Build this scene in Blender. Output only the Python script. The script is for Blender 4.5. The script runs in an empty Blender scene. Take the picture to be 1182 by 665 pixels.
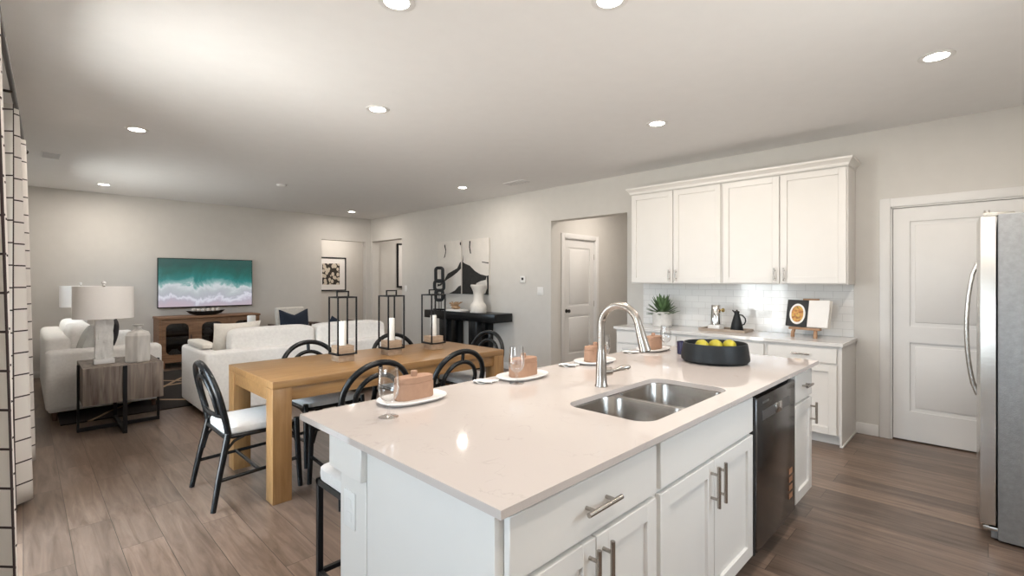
import bpy, bmesh, math, random
from mathutils import Vector, Matrix
from math import sin, cos, pi, radians

random.seed(7)
C = bpy.context.scene.collection
scn = bpy.context.scene

# ------------------------------------------------------------------ camera, world, lights, exposure
CAM_Z = 1.397
FPX = 556.9
cam_d = bpy.data.cameras.new('camera')
cam_d.sensor_width = 36.0
cam_d.lens = FPX * 36.0 / 1182.0
cam_d.shift_y = -8.6 / 1182.0
cam_d.clip_start = 0.02
cam = bpy.data.objects.new('camera', cam_d)
C.objects.link(cam)
cam.location = (0, 0, CAM_Z)
cam.rotation_euler = (pi / 2, 0, radians(44.63 - 90.0))
scn.camera = cam

w = bpy.data.worlds.new('daylight')
scn.world = w
w.use_nodes = True
bg = w.node_tree.nodes['Background']
# soft sky above; below the horizon a bright glow added to lift the ceiling
SKY = (0.72, 0.86, 1.0); SKY_S = 9.5
GROUND = (1.0, 0.97, 0.92); GROUND_S = 12.0
_n, _l = w.node_tree.nodes, w.node_tree.links
_tc = _n.new('ShaderNodeTexCoord'); _sp = _n.new('ShaderNodeSeparateXYZ'); _cr = _n.new('ShaderNodeValToRGB')
_ma = _n.new('ShaderNodeMath'); _ma.operation = 'MULTIPLY_ADD'; _ma.inputs[1].default_value = 0.5; _ma.inputs[2].default_value = 0.5
_l.new(_tc.outputs['Generated'], _sp.inputs[0]); _l.new(_sp.outputs[2], _ma.inputs[0]); _l.new(_ma.outputs[0], _cr.inputs[0])
_cr.color_ramp.elements[0].position = 0.47; _cr.color_ramp.elements[1].position = 0.53
_cr.color_ramp.elements[0].color = tuple(c * GROUND_S / 20 for c in GROUND) + (1,)
_cr.color_ramp.elements[1].color = tuple(c * SKY_S / 20 for c in SKY) + (1,)
_l.new(_cr.outputs[0], bg.inputs[0])
bg.inputs[1].default_value = 20.0

scn.view_settings.view_transform = 'Standard'
scn.view_settings.look = 'None'
scn.view_settings.gamma = 1.0
scn.view_settings.use_curve_mapping = False
scn.view_settings.exposure = 0.90
LAMP_W = 7.0            # watts of every recessed can
LAMP_COL = (1.0, 0.91, 0.82)


def portal(loc, rot, sx, sy):
    l = bpy.data.lights.new('window_portal', 'AREA')
    l.shape = 'RECTANGLE'; l.size = sx; l.size_y = sy
    l.cycles.is_portal = True
    o = bpy.data.objects.new('window_portal', l)
    o.location = loc; o.rotation_euler = rot
    C.objects.link(o)


# portals just inside the window openings (they emit nothing, they only guide sky sampling)
portal((-0.25, 3.28, 1.12), (0, -pi / 2, 0), 2.2, 1.24)
portal((-0.25, 7.8, 1.65), (0, -pi / 2, 0), 0.7, 1.2)
portal((-1.39, 0.75, 1.45), (0, -pi / 2, 0), 1.1, 1.1)
portal((2.2, -0.91, 1.6), (pi / 2, 0, 0), 0.9, 0.8)

# ------------------------------------------------------------------ helpers: materials
MATS = {}


def new_mat(name):
    m = bpy.data.materials.new(name)
    m.use_nodes = True
    nt = m.node_tree
    b = nt.nodes['Principled BSDF']
    return m, nt, b


def rgba(c):
    return (c[0], c[1], c[2], 1)


def mat(name, col, rough=0.5, metal=0.0, var=0.04, scale=8.0, bump=0.0, bscale=60.0, spec=0.5, stretch=(1, 1, 1), sheen=0.0, coat=0.0):
    """principled material with a little procedural variation (and optional bump)"""
    m, nt, b = new_mat(name)
    N, L = nt.nodes, nt.links
    tc = N.new('ShaderNodeTexCoord')
    mp = N.new('ShaderNodeMapping'); mp.inputs['Scale'].default_value = stretch
    L.new(tc.outputs['Object'], mp.inputs[0])
    nz = N.new('ShaderNodeTexNoise'); nz.inputs['Scale'].default_value = scale; nz.inputs['Detail'].default_value = 4
    L.new(mp.outputs[0], nz.inputs[0])
    cr = N.new('ShaderNodeValToRGB')
    lo = [max(0, x * (1 - var)) for x in col]; hi = [min(1, x * (1 + var)) for x in col]
    cr.color_ramp.elements[0].position = 0.3; cr.color_ramp.elements[1].position = 0.7
    cr.color_ramp.elements[0].color = rgba(lo); cr.color_ramp.elements[1].color = rgba(hi)
    L.new(nz.outputs[0], cr.inputs[0]); L.new(cr.outputs[0], b.inputs['Base Color'])
    b.inputs['Roughness'].default_value = rough
    b.inputs['Metallic'].default_value = metal
    b.inputs['Specular IOR Level'].default_value = spec
    b.inputs['Sheen Weight'].default_value = sheen
    b.inputs['Coat Weight'].default_value = coat
    if bump > 0:
        n2 = N.new('ShaderNodeTexNoise'); n2.inputs['Scale'].default_value = bscale; n2.inputs['Detail'].default_value = 3
        L.new(mp.outputs[0], n2.inputs[0])
        bp = N.new('ShaderNodeBump'); bp.inputs['Strength'].default_value = bump; bp.inputs['Distance'].default_value = 0.01
        L.new(n2.outputs[0], bp.inputs['Height']); L.new(bp.outputs[0], b.inputs['Normal'])
    MATS[name] = m
    return m


def wood(name, dark, light, stretch=(2, 18, 18), rough=0.45, scale=2.5, planks=None):
    m, nt, b = new_mat(name)
    N, L = nt.nodes, nt.links
    tc = N.new('ShaderNodeTexCoord')
    mp = N.new('ShaderNodeMapping'); mp.inputs['Scale'].default_value = stretch
    L.new(tc.outputs['Object'], mp.inputs[0])
    nz = N.new('ShaderNodeTexNoise'); nz.inputs['Scale'].default_value = scale; nz.inputs['Detail'].default_value = 6
    nz.inputs['Distortion'].default_value = 0.6
    L.new(mp.outputs[0], nz.inputs[0])
    cr = N.new('ShaderNodeValToRGB')
    cr.color_ramp.elements[0].position = 0.32; cr.color_ramp.elements[1].position = 0.68
    cr.color_ramp.elements[0].color = rgba(dark); cr.color_ramp.elements[1].color = rgba(light)
    L.new(nz.outputs[0], cr.inputs[0])
    L.new(cr.outputs[0], b.inputs['Base Color'])
    b.inputs['Roughness'].default_value = rough
    MATS[name] = m
    return m


def glass_mat(name, tint=(1, 1, 1), ior=1.45, rough=0.0, boost=1.0):
    m = bpy.data.materials.new(name); m.use_nodes = True
    nt = m.node_tree; N, L = nt.nodes, nt.links
    for n in list(N):
        N.remove(n)
    out = N.new('ShaderNodeOutputMaterial')
    tr = N.new('ShaderNodeBsdfTransparent'); tr.inputs[0].default_value = rgba(tint)
    gl = N.new('ShaderNodeBsdfGlossy'); gl.inputs['Roughness'].default_value = rough
    lw = N.new('ShaderNodeLayerWeight'); lw.inputs[0].default_value = 0.5
    pw = N.new('ShaderNodeMath'); pw.operation = 'POWER'; pw.inputs[1].default_value = 3.0
    L.new(lw.outputs['Facing'], pw.inputs[0])
    fr = N.new('ShaderNodeMath'); fr.operation = 'MULTIPLY_ADD'; fr.inputs[1].default_value = 0.9; fr.inputs[2].default_value = 0.05
    L.new(pw.outputs[0], fr.inputs[0])
    mt = N.new('ShaderNodeMath'); mt.operation = 'MULTIPLY'; mt.inputs[1].default_value = boost; mt.use_clamp = True
    mn = N.new('ShaderNodeMath'); mn.operation = 'MINIMUM'; mn.inputs[1].default_value = 0.55
    mx = N.new('ShaderNodeMixShader')
    L.new(fr.outputs[0], mt.inputs[0]); L.new(mt.outputs[0], mn.inputs[0]); L.new(mn.outputs[0], mx.inputs[0])
    L.new(tr.outputs[0], mx.inputs[1]); L.new(gl.outputs[0], mx.inputs[2]); L.new(mx.outputs[0], out.inputs[0])
    MATS[name] = m
    return m


def emit_mat(name, col, s):
    m, nt, b = new_mat(name)
    b.inputs['Base Color'].default_value = rgba((0.8, 0.8, 0.8))
    b.inputs['Emission Color'].default_value = rgba(col)
    b.inputs['Emission Strength'].default_value = s
    MATS[name] = m
    return m


# ------------------------------------------------------------------ helpers: meshes
def merge(bm, t, mi=0):
    for f in t.faces:
        f.material_index = mi
    me = bpy.data.meshes.new('tmp'); t.to_mesh(me); bm.from_mesh(me); bpy.data.meshes.remove(me); t.free()


def box(bm, x0, x1, y0, y1, z0, z1, bev=0.0, seg=2, mi=0, M=None):
    t = bmesh.new()
    bmesh.ops.create_cube(t, size=1.0)
    for v in t.verts:
        v.co = Vector(((x0 + x1) / 2 + v.co.x * (x1 - x0), (y0 + y1) / 2 + v.co.y * (y1 - y0), (z0 + z1) / 2 + v.co.z * (z1 - z0)))
    if bev > 0:
        bmesh.ops.bevel(t, geom=list(t.edges), offset=bev, segments=seg, affect='EDGES', profile=0.5)
    if M is not None:
        t.transform(M)
    merge(bm, t, mi)


def tube(bm, pts, r, n=10, closed=False, mi=0):
    pts = [Vector(p) for p in pts]
    m = len(pts)
    rs = r if isinstance(r, (list, tuple)) else [r] * m
    t = bmesh.new(); rings = []
    up = None
    for i, p in enumerate(pts):
        if closed:
            d = (pts[(i + 1) % m] - pts[i - 1])
        else:
            d = pts[min(i + 1, m - 1)] - pts[max(i - 1, 0)]
        d.normalize()
        if up is None:
            a = Vector((0, 0, 1)) if abs(d.z) < 0.9 else Vector((1, 0, 0))
            up = (a - d * a.dot(d)).normalized()
        else:
            up = (up - d * up.dot(d)).normalized()
        s = d.cross(up)
        rings.append([t.verts.new(p + (up * cos(2 * pi * k / n) + s * sin(2 * pi * k / n)) * rs[i]) for k in range(n)])
    cnt = m if closed else m - 1
    for i in range(cnt):
        a, b2 = rings[i], rings[(i + 1) % m]
        for k in range(n):
            t.faces.new((a[k], a[(k + 1) % n], b2[(k + 1) % n], b2[k]))
    if not closed:
        t.faces.new(rings[0][::-1]); t.faces.new(rings[-1])
    bmesh.ops.recalc_face_normals(t, faces=t.faces)
    merge(bm, t, mi)


def lathe(bm, prof, n=32, c=(0, 0, 0), mi=0, sx=1.0, sy=1.0):
    t = bmesh.new(); rings = []
    for (r, z) in prof:
        if r < 1e-6:
            rings.append([t.verts.new((c[0], c[1], c[2] + z))])
        else:
            rings.append([t.verts.new((c[0] + sx * r * cos(2 * pi * k / n), c[1] + sy * r * sin(2 * pi * k / n), c[2] + z)) for k in range(n)])
    for a, b2 in zip(rings[:-1], rings[1:]):
        for k in range(n):
            k2 = (k + 1) % n
            if len(a) == 1 and len(b2) == 1:
                continue
            if len(a) == 1:
                t.faces.new((a[0], b2[k], b2[k2]))
            elif len(b2) == 1:
                t.faces.new((a[k], a[k2], b2[0]))
            else:
                t.faces.new((a[k], a[k2], b2[k2], b2[k]))
    for rg, fl in ((rings[0], True), (rings[-1], False)):
        if len(rg) > 1:
            t.faces.new(rg[::-1] if fl else rg)
    bmesh.ops.recalc_face_normals(t, faces=t.faces)
    merge(bm, t, mi)


def prism(bm, outline, z0, z1, bev=0.0, M=None, mi=0, seg=2):
    t = bmesh.new()
    lo = [t.verts.new((p[0], p[1], z0)) for p in outline]
    hi = [t.verts.new((p[0], p[1], z1)) for p in outline]
    n = len(lo)
    bot = t.faces.new(lo[::-1]); top = t.faces.new(hi)
    for k in range(n):
        t.faces.new((lo[k], lo[(k + 1) % n], hi[(k + 1) % n], hi[k]))
    if bev > 0:
        ed = list(set(list(bot.edges) + list(top.edges)))
        bmesh.ops.bevel(t, geom=ed, offset=bev, segments=seg, affect='EDGES', profile=0.5)
    bmesh.ops.recalc_face_normals(t, faces=t.faces)
    if M is not None:
        t.transform(M)
    merge(bm, t, mi)


def spow(a, e):
    return math.copysign(abs(a) ** e, a)


def superell(bm, c, s, e1=0.3, e2=0.3, nu=32, nv=18, M=None, mi=0):
    """rounded boxy ellipsoid: upholstery, lemons..."""
    t = bmesh.new(); rings = []
    for j in range(nv + 1):
        v = -pi / 2 + pi * j / nv
        if j in (0, nv):
            rings.append([t.verts.new((c[0], c[1], c[2] + s[2] * spow(sin(v), e1)))])
            continue
        cv = spow(cos(v), e1)
        rings.append([t.verts.new((c[0] + s[0] * cv * spow(cos(2 * pi * k / nu), e2), c[1] + s[1] * cv * spow(sin(2 * pi * k / nu), e2), c[2] + s[2] * spow(sin(v), e1))) for k in range(nu)])
    for a, b2 in zip(rings[:-1], rings[1:]):
        for k in range(nu):
            k2 = (k + 1) % nu
            if len(a) == 1:
                t.faces.new((a[0], b2[k2], b2[k]))
            elif len(b2) == 1:
                t.faces.new((a[k], a[k2], b2[0]))
            else:
                t.faces.new((a[k], a[k2], b2[k2], b2[k]))
    bmesh.ops.recalc_face_normals(t, faces=t.faces)
    if M is not None:
        t.transform(M)
    merge(bm, t, mi)


def pillow(bm, w, h, th, M=None, pinch=0.08, dip=0.0, mi=0, n=18):
    """throw pillow in the local XZ plane, thickness along Y, centre at origin; dip = chop in the top edge"""
    t = bmesh.new()
    grid = {}
    for sgn in (1, -1):
        for i in range(n + 1):
            for j in range(n + 1):
                u = -1 + 2 * i / n; v = -1 + 2 * j / n
                edge = i in (0, n) or j in (0, n)
                if edge and sgn < 0:
                    grid[(sgn, i, j)] = grid[(1, i, j)]; continue
                x = w / 2 * u * (1 - pinch * (1 - v * v)); z = h / 2 * v * (1 - pinch * (1 - u * u))
                z -= dip * max(0, v) ** 2 * (1 - min(1, abs(u) * 1.1)) ** 1.0
                y = sgn * th / 2 * (max(0, (1 - u * u) * (1 - v * v))) ** 0.45
                grid[(sgn, i, j)] = t.verts.new((x, y, z))
    for sgn in (1, -1):
        for i in range(n):
            for j in range(n):
                q = [grid[(sgn, i, j)], grid[(sgn, i + 1, j)], grid[(sgn, i + 1, j + 1)], grid[(sgn, i, j + 1)]]
                t.faces.new(q if sgn < 0 else q[::-1])
    bmesh.ops.recalc_face_normals(t, faces=t.faces)
    if M is not None:
        t.transform(M)
    merge(bm, t, mi)


def rrect(x0, x1, y0, y1, r, n=8):
    pts = []
    for (cx, cy, a0) in ((x1 - r, y1 - r, 0), (x0 + r, y1 - r, pi / 2), (x0 + r, y0 + r, pi), (x1 - r, y0 + r, 1.5 * pi)):
        for k in range(n + 1):
            a = a0 + pi / 2 * k / n
            pts.append((cx + r * cos(a), cy + r * sin(a)))
    return pts


def obj(name, bm, m, parent=None, world=False, smooth=38):
    if world and parent is not None:
        root = parent
        off = Vector((0, 0, 0))
        while root is not None:
            off += root.location; root = root.parent
        bm.transform(Matrix.Translation(-off))
    me = bpy.data.meshes.new(name)
    bm.to_mesh(me); bm.free()
    me.shade_smooth(); me.set_sharp_from_angle(angle=radians(smooth))
    for k in (m if isinstance(m, (list, tuple)) else [m]):
        me.materials.append(k)
    o = bpy.data.objects.new(name, me)
    C.objects.link(o)
    if parent is not None:
        o.parent = parent
    return o


def B():
    return bmesh.new()


def thing(name, label, cat, loc=(0, 0, 0), rotz=0.0, group=None):
    o = bpy.data.objects.new(name, None)
    o.empty_display_size = 0.1
    C.objects.link(o)
    o.location = loc; o.rotation_euler = (0, 0, rotz)
    o['label'] = label; o['category'] = cat
    if group:
        o['group'] = group
    return o


def tag(o, label, cat, group=None):
    o['label'] = label; o['category'] = cat
    if group:
        o['group'] = group
    return o


def centre(o):
    """move a single-mesh thing's origin to the middle of its base (geometry stays put)"""
    vs = [v.co for v in o.data.vertices]
    c = Vector(((min(v.x for v in vs) + max(v.x for v in vs)) / 2, (min(v.y for v in vs) + max(v.y for v in vs)) / 2, min(v.z for v in vs)))
    o.data.transform(Matrix.Translation(-c)); o.location = c
    return o


def struct(name, bm, m, parent=None, smooth=38):
    o = obj(name, bm, m, parent, smooth=smooth)
    if parent is None:
        o['kind'] = 'structure'
    return o


def dup(root, loc, rotz=0.0, label=None, group=None):
    r = root.copy(); C.objects.link(r)
    r.location = loc; r.rotation_euler = (0, 0, rotz)
    if label:
        r['label'] = label
    if group:
        r['group'] = group
    for ch in list(root.children):
        c = ch.copy(); C.objects.link(c); c.parent = r
        for g in list(ch.children):
            d = g.copy(); C.objects.link(d); d.parent = c
    return r


# ------------------------------------------------------------------ materials
M_wall = mat('wall_paint', (0.635, 0.612, 0.575), 0.85, var=0.015, bump=0.02, bscale=180)
M_ceil = mat('ceiling_paint', (0.83, 0.82, 0.81), 0.9, var=0.01, bump=0.03, bscale=120)
M_trim = mat('trim_paint', (0.75, 0.735, 0.715), 0.4, var=0.01)
M_cab = mat('cabinet_paint', (0.76, 0.735, 0.70), 0.38, var=0.008)
M_steel = mat('brushed_steel', (0.62, 0.60, 0.57), 0.27, metal=1.0, var=0.06, scale=6, stretch=(1, 1, 40))
M_nickel = mat('brushed_nickel', (0.42, 0.385, 0.35), 0.26, metal=1.0, var=0.03)
M_sinkst = mat('sink_steel', (0.40, 0.375, 0.35), 0.24, metal=1.0, var=0.08, scale=5, stretch=(30, 30, 1))
M_dw = mat('dishwasher_steel', (0.20, 0.195, 0.195), 0.22, metal=1.0, var=0.04, scale=4, stretch=(1, 1, 30))
M_fside = mat('fridge_side_steel', (0.27, 0.275, 0.28), 0.45, metal=0.35, var=0.10, scale=45, bump=0.15, bscale=160)
M_black = mat('black_lacquer', (0.007, 0.008, 0.009), 0.24, var=0.15, spec=0.35)
M_blackm = mat('black_metal', (0.009, 0.009, 0.010), 0.40, var=0.1, spec=0.25)
M_bowl = mat('matte_black_ceramic', (0.010, 0.012, 0.014), 0.48, var=0.1, scale=30, spec=0.35)
M_seat = mat('seat_linen', (0.80, 0.79, 0.78), 0.9, var=0.03, scale=60, bump=0.08, bscale=400, sheen=0.2)
M_sofa = mat('sofa_boucle', (0.78, 0.76, 0.735), 0.95, var=0.05, scale=40, bump=0.25, bscale=220, sheen=0.3)
M_sofa2 = mat('pillow_cream', (0.74, 0.705, 0.65), 0.95, var=0.05, scale=40, bump=0.15, bscale=260)
M_grey = mat('grey_linen', (0.50, 0.50, 0.48), 0.95, var=0.06, scale=30, bump=0.15, bscale=260)
M_navy = mat('navy_cloth', (0.020, 0.030, 0.052), 0.9, var=0.12, scale=50)
M_blackcl = mat('charcoal_cloth', (0.018, 0.015, 0.020), 0.9, var=0.2, scale=50)
M_table = wood('oak_table', (0.235, 0.122, 0.044), (0.325, 0.182, 0.074), stretch=(1.2, 14, 14), rough=0.36)
M_tleg = wood('oak_table_upright', (0.235, 0.122, 0.044), (0.325, 0.182, 0.074), stretch=(14, 14, 1.2), rough=0.38)
M_tvwood = wood('walnut_sideboard', (0.18, 0.088, 0.045), (0.32, 0.175, 0.093), stretch=(1.5, 14, 14), rough=0.5)
M_side = wood('weathered_plank', (0.075, 0.053, 0.043), (0.26, 0.215, 0.18), stretch=(13, 13, 1.0), rough=0.6, scale=2.2)
M_lwood = wood('lantern_wood', (0.30, 0.20, 0.13), (0.44, 0.32, 0.22), stretch=(5, 5, 14), rough=0.6)
M_easel = wood('easel_wood', (0.28, 0.15, 0.08), (0.40, 0.24, 0.14), stretch=(6, 6, 6), rough=0.5)
M_tray = wood('tray_wood', (0.33, 0.26, 0.20), (0.46, 0.38, 0.31), stretch=(10, 2, 10), rough=0.6)
M_darkwood = wood('dark_arm_wood', (0.045, 0.02, 0.012), (0.09, 0.045, 0.028), stretch=(8, 2, 8), rough=0.45)
M_wax = mat('candle_wax', (0.86, 0.84, 0.78), 0.55, var=0.01)
M_white = mat('white_ceramic', (0.80, 0.79, 0.77), 0.35, var=0.02)
M_whitem = mat('matte_white_plaster', (0.78, 0.74, 0.68), 0.75, var=0.05, scale=20, bump=0.1, bscale=60)
M_terra = mat('terracotta_clay', (0.375, 0.22, 0.143), 0.8, var=0.07, scale=35, bump=0.08, bscale=150)
M_marble = mat('white_marble', (0.80, 0.785, 0.77), 0.25, var=0.07, scale=9)
M_quartz_side = mat('napkin_cotton', (0.80, 0.78, 0.75), 0.95, var=0.02)
M_pot = mat('pot_concrete', (0.66, 0.64, 0.61), 0.7, var=0.06, scale=25)
M_leaf = mat('succulent_leaf', (0.105, 0.175, 0.075), 0.42, var=0.4, scale=14)
M_soil = mat('potting_soil', (0.05, 0.035, 0.025), 0.95, var=0.3, scale=60)
M_lemon = mat('lemon_skin', (0.40, 0.34, 0.018), 0.42, var=0.22, scale=9, bump=0.12, bscale=140)
M_navyc = mat('navy_glaze', (0.020, 0.018, 0.060), 0.25, var=0.1)
M_chrome = mat('polished_chrome', (0.75, 0.74, 0.73), 0.08, metal=1.0, var=0.01)
M_brass = mat('brass', (0.62, 0.46, 0.18), 0.25, metal=1.0, var=0.03)
M_shade = mat('lampshade_linen', (0.90, 0.875, 0.85), 0.9, var=0.01, scale=60)
M_rock = mat('white_stone', (0.80, 0.79, 0.77), 0.7, var=0.13, scale=14, bump=0.6, bscale=26)
M_coral = mat('driftwood_coral', (0.40, 0.255, 0.145), 0.8, var=0.3, scale=18, bump=0.3, bscale=40)
M_paper = mat('book_paper', (0.82, 0.80, 0.775), 0.85, var=0.02)
M_bookgrey = mat('book_cover', (0.42, 0.42, 0.43), 0.7, var=0.03)
M_plastic = mat('white_plastic', (0.80, 0.79, 0.77), 0.4, var=0.01)
M_dark = mat('dark_void', (0.012, 0.012, 0.013), 0.6, var=0.05)
M_gap = mat('black_rubber', (0.02, 0.02, 0.02), 0.7, var=0.05)  # plain black for dishwasher tub, gasket strip and refrigerator feet
M_copper = mat('copper_reflection', (0.34, 0.165, 0.09), 0.5, var=0.05)  # colour of the reflection stripes painted on the dishwasher door
M_greyplate = mat('grey_label', (0.20, 0.20, 0.20), 0.3, metal=0.8, var=0.03)
M_pearl = mat('pearl_ball', (0.66, 0.60, 0.54), 0.3, var=0.08, scale=20)
M_vent = mat('vent_metal', (0.60, 0.60, 0.60), 0.5, var=0.02)
M_knob = mat('dark_bronze', (0.06, 0.05, 0.045), 0.35, metal=0.9, var=0.05)
M_hinge = mat('hinge_steel', (0.45, 0.42, 0.38), 0.35, metal=1.0, var=0.05)
M_mercury = mat('mercury_glaze', (0.62, 0.60, 0.575), 0.30, metal=0.2, var=0.16, scale=7, stretch=(3, 3, 0.6))
M_glass = glass_mat('clear_glass', (0.985, 0.985, 0.985), 1.45, 0.0, 1.25)
M_pane = glass_mat('window_glass', (0.97, 0.985, 0.985), 1.4, 0.0, 1.0)
M_cglass = glass_mat('cabinet_glass', (0.55, 0.55, 0.55), 1.5, 0.02, 1.0)
M_lens = emit_mat('led_lens', (1.0, 0.93, 0.84), 14.0)
M_slit = mat('mortar', (0.6, 0.6, 0.6), 0.9)


def mat_floor():
    m, nt, b = new_mat('vinyl_plank_floor')
    N, L = nt.nodes, nt.links
    tc = N.new('ShaderNodeTexCoord')
    sp = N.new('ShaderNodeSeparateXYZ'); L.new(tc.outputs['Object'], sp.inputs[0])
    cb = N.new('ShaderNodeCombineXYZ'); L.new(sp.outputs[1], cb.inputs[0]); L.new(sp.outputs[0], cb.inputs[1])
    br = N.new('ShaderNodeTexBrick')
    br.offset = 0.37; br.squash = 1.0
    br.inputs['Scale'].default_value = 1.0
    br.inputs['Brick Width'].default_value = 1.22; br.inputs['Row Height'].default_value = 0.18
    br.inputs['Mortar Size'].default_value = 0.0016; br.inputs['Mortar Smooth'].default_value = 0.1
    br.inputs['Color1'].default_value = (0.0, 0.0, 0.0, 1); br.inputs['Color2'].default_value = (1, 1, 1, 1)
    br.inputs['Mortar'].default_value = (0.5, 0.5, 0.5, 1)
    L.new(cb.outputs[0], br.inputs[0])
    # grain, stretched along the plank, shifted per plank
    mp = N.new('ShaderNodeMapping'); mp.inputs['Scale'].default_value = (0.9, 9.0, 1)
    add = N.new('ShaderNodeVectorMath'); add.operation = 'ADD'
    sc = N.new('ShaderNodeVectorMath'); sc.operation = 'SCALE'; sc.inputs[3].default_value = 7.3
    L.new(br.outputs[0], sc.inputs[0]); L.new(cb.outputs[0], add.inputs[0]); L.new(sc.outputs[0], add.inputs[1])
    L.new(add.outputs[0], mp.inputs[0])
    nz = N.new('ShaderNodeTexNoise'); nz.inputs['Scale'].default_value = 2.4; nz.inputs['Detail'].default_value = 7; nz.inputs['Roughness'].default_value = 0.6; nz.inputs['Distortion'].default_value = 0.9
    L.new(mp.outputs[0], nz.inputs[0])
    cr = N.new('ShaderNodeValToRGB'); e = cr.color_ramp.elements
    e[0].position = 0.28; e[0].color = (0.098, 0.064, 0.046, 1)
    e[1].position = 0.75; e[1].color = (0.250, 0.180, 0.138, 1)
    L.new(nz.outputs[0], cr.inputs[0])
    hs = N.new('ShaderNodeMix'); hs.data_type = 'RGBA'; hs.blend_type = 'MULTIPLY'; hs.inputs[0].default_value = 1.0
    cr2 = N.new('ShaderNodeValToRGB'); cr2.color_ramp.elements[0].color = (0.68, 0.69, 0.70, 1); cr2.color_ramp.elements[1].color = (1.28, 1.26, 1.24, 1)
    L.new(br.outputs[0], cr2.inputs[0])
    L.new(cr.outputs[0], hs.inputs[6]); L.new(cr2.outputs[0], hs.inputs[7])
    mo = N.new('ShaderNodeMix'); mo.data_type = 'RGBA'; mo.inputs[7].default_value = (0.045, 0.032, 0.025, 1)
    L.new(br.outputs['Fac'], mo.inputs[0]); L.new(hs.outputs[2], mo.inputs[6])
    L.new(mo.outputs[2], b.inputs['Base Color'])
    b.inputs['Roughness'].default_value = 0.31
    bp = N.new('ShaderNodeBump'); bp.inputs['Strength'].default_value = 0.06; bp.inputs['Distance'].default_value = 0.005
    L.new(nz.outputs[0], bp.inputs['Height']); L.new(bp.outputs[0], b.inputs['Normal'])
    return m


def mat_quartz(name, base, vein):
    m, nt, b = new_mat(name)
    N, L = nt.nodes, nt.links
    tc = N.new('ShaderNodeTexCoord')
    n1 = N.new('ShaderNodeTexNoise'); n1.inputs['Scale'].default_value = 5.0; n1.inputs['Detail'].default_value = 8; n1.inputs['Distortion'].default_value = 1.8
    L.new(tc.outputs['Object'], n1.inputs[0])
    cr = N.new('ShaderNodeValToRGB'); e = cr.color_ramp.elements
    e[0].position = 0.488; e[0].color = (0, 0, 0, 1)
    e[1].position = 0.512; e[1].color = (0, 0, 0, 1)
    x = e.new(0.50); x.color = (1, 1, 1, 1)
    L.new(n1.outputs[0], cr.inputs[0])
    n2 = N.new('ShaderNodeTexNoise'); n2.inputs['Scale'].default_value = 11.0; n2.inputs['Detail'].default_value = 3
    L.new(tc.outputs['Object'], n2.inputs[0])
    cr2 = N.new('ShaderNodeValToRGB'); cr2.color_ramp.elements[0].position = 0.5; cr2.color_ramp.elements[1].position = 0.72
    L.new(n2.outputs[0], cr2.inputs[0])
    ml = N.new('ShaderNodeMath'); ml.operation = 'MULTIPLY'
    L.new(cr.outputs[0], ml.inputs[0]); L.new(cr2.outputs[0], ml.inputs[1])
    m2 = N.new('ShaderNodeMath'); m2.operation = 'MULTIPLY'; m2.inputs[1].default_value = 0.45
    L.new(ml.outputs[0], m2.inputs[0])
    mx = N.new('ShaderNodeMix'); mx.data_type = 'RGBA'
    mx.inputs[6].default_value = rgba(base); mx.inputs[7].default_value = rgba(vein)
    L.new(m2.outputs[0], mx.inputs[0]); L.new(mx.outputs[2], b.inputs['Base Color'])
    b.inputs['Roughness'].default_value = 0.045
    return m


def mat_tile():
    m, nt, b = new_mat('white_subway_tile')
    N, L = nt.nodes, nt.links
    tc = N.new('ShaderNodeTexCoord')
    sp = N.new('ShaderNodeSeparateXYZ'); L.new(tc.outputs['Object'], sp.inputs[0])
    cb = N.new('ShaderNodeCombineXYZ'); L.new(sp.outputs[1], cb.inputs[0]); L.new(sp.outputs[2], cb.inputs[1])
    br = N.new('ShaderNodeTexBrick'); br.inputs['Scale'].default_value = 1.0
    br.inputs['Brick Width'].default_value = 0.152; br.inputs['Row Height'].default_value = 0.0705
    br.inputs['Mortar Size'].default_value = 0.0018; br.inputs['Mortar Smooth'].default_value = 0.2
    br.inputs['Color1'].default_value = (0.80, 0.80, 0.79, 1); br.inputs['Color2'].default_value = (0.83, 0.83, 0.82, 1)
    br.inputs['Mortar'].default_value = (0.62, 0.62, 0.61, 1)
    L.new(cb.outputs[0], br.inputs[0]); L.new(br.outputs[0], b.inputs['Base Color'])
    b.inputs['Roughness'].default_value = 0.10
    iv = N.new('ShaderNodeMath'); iv.operation = 'SUBTRACT'; iv.inputs[0].default_value = 1.0
    L.new(br.outputs['Fac'], iv.inputs[1])
    bp = N.new('ShaderNodeBump'); bp.inputs['Strength'].default_value = 0.5; bp.inputs['Distance'].default_value = 0.003
    L.new(iv.outputs[0], bp.inputs['Height']); L.new(bp.outputs[0], b.inputs['Normal'])
    return m


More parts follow.
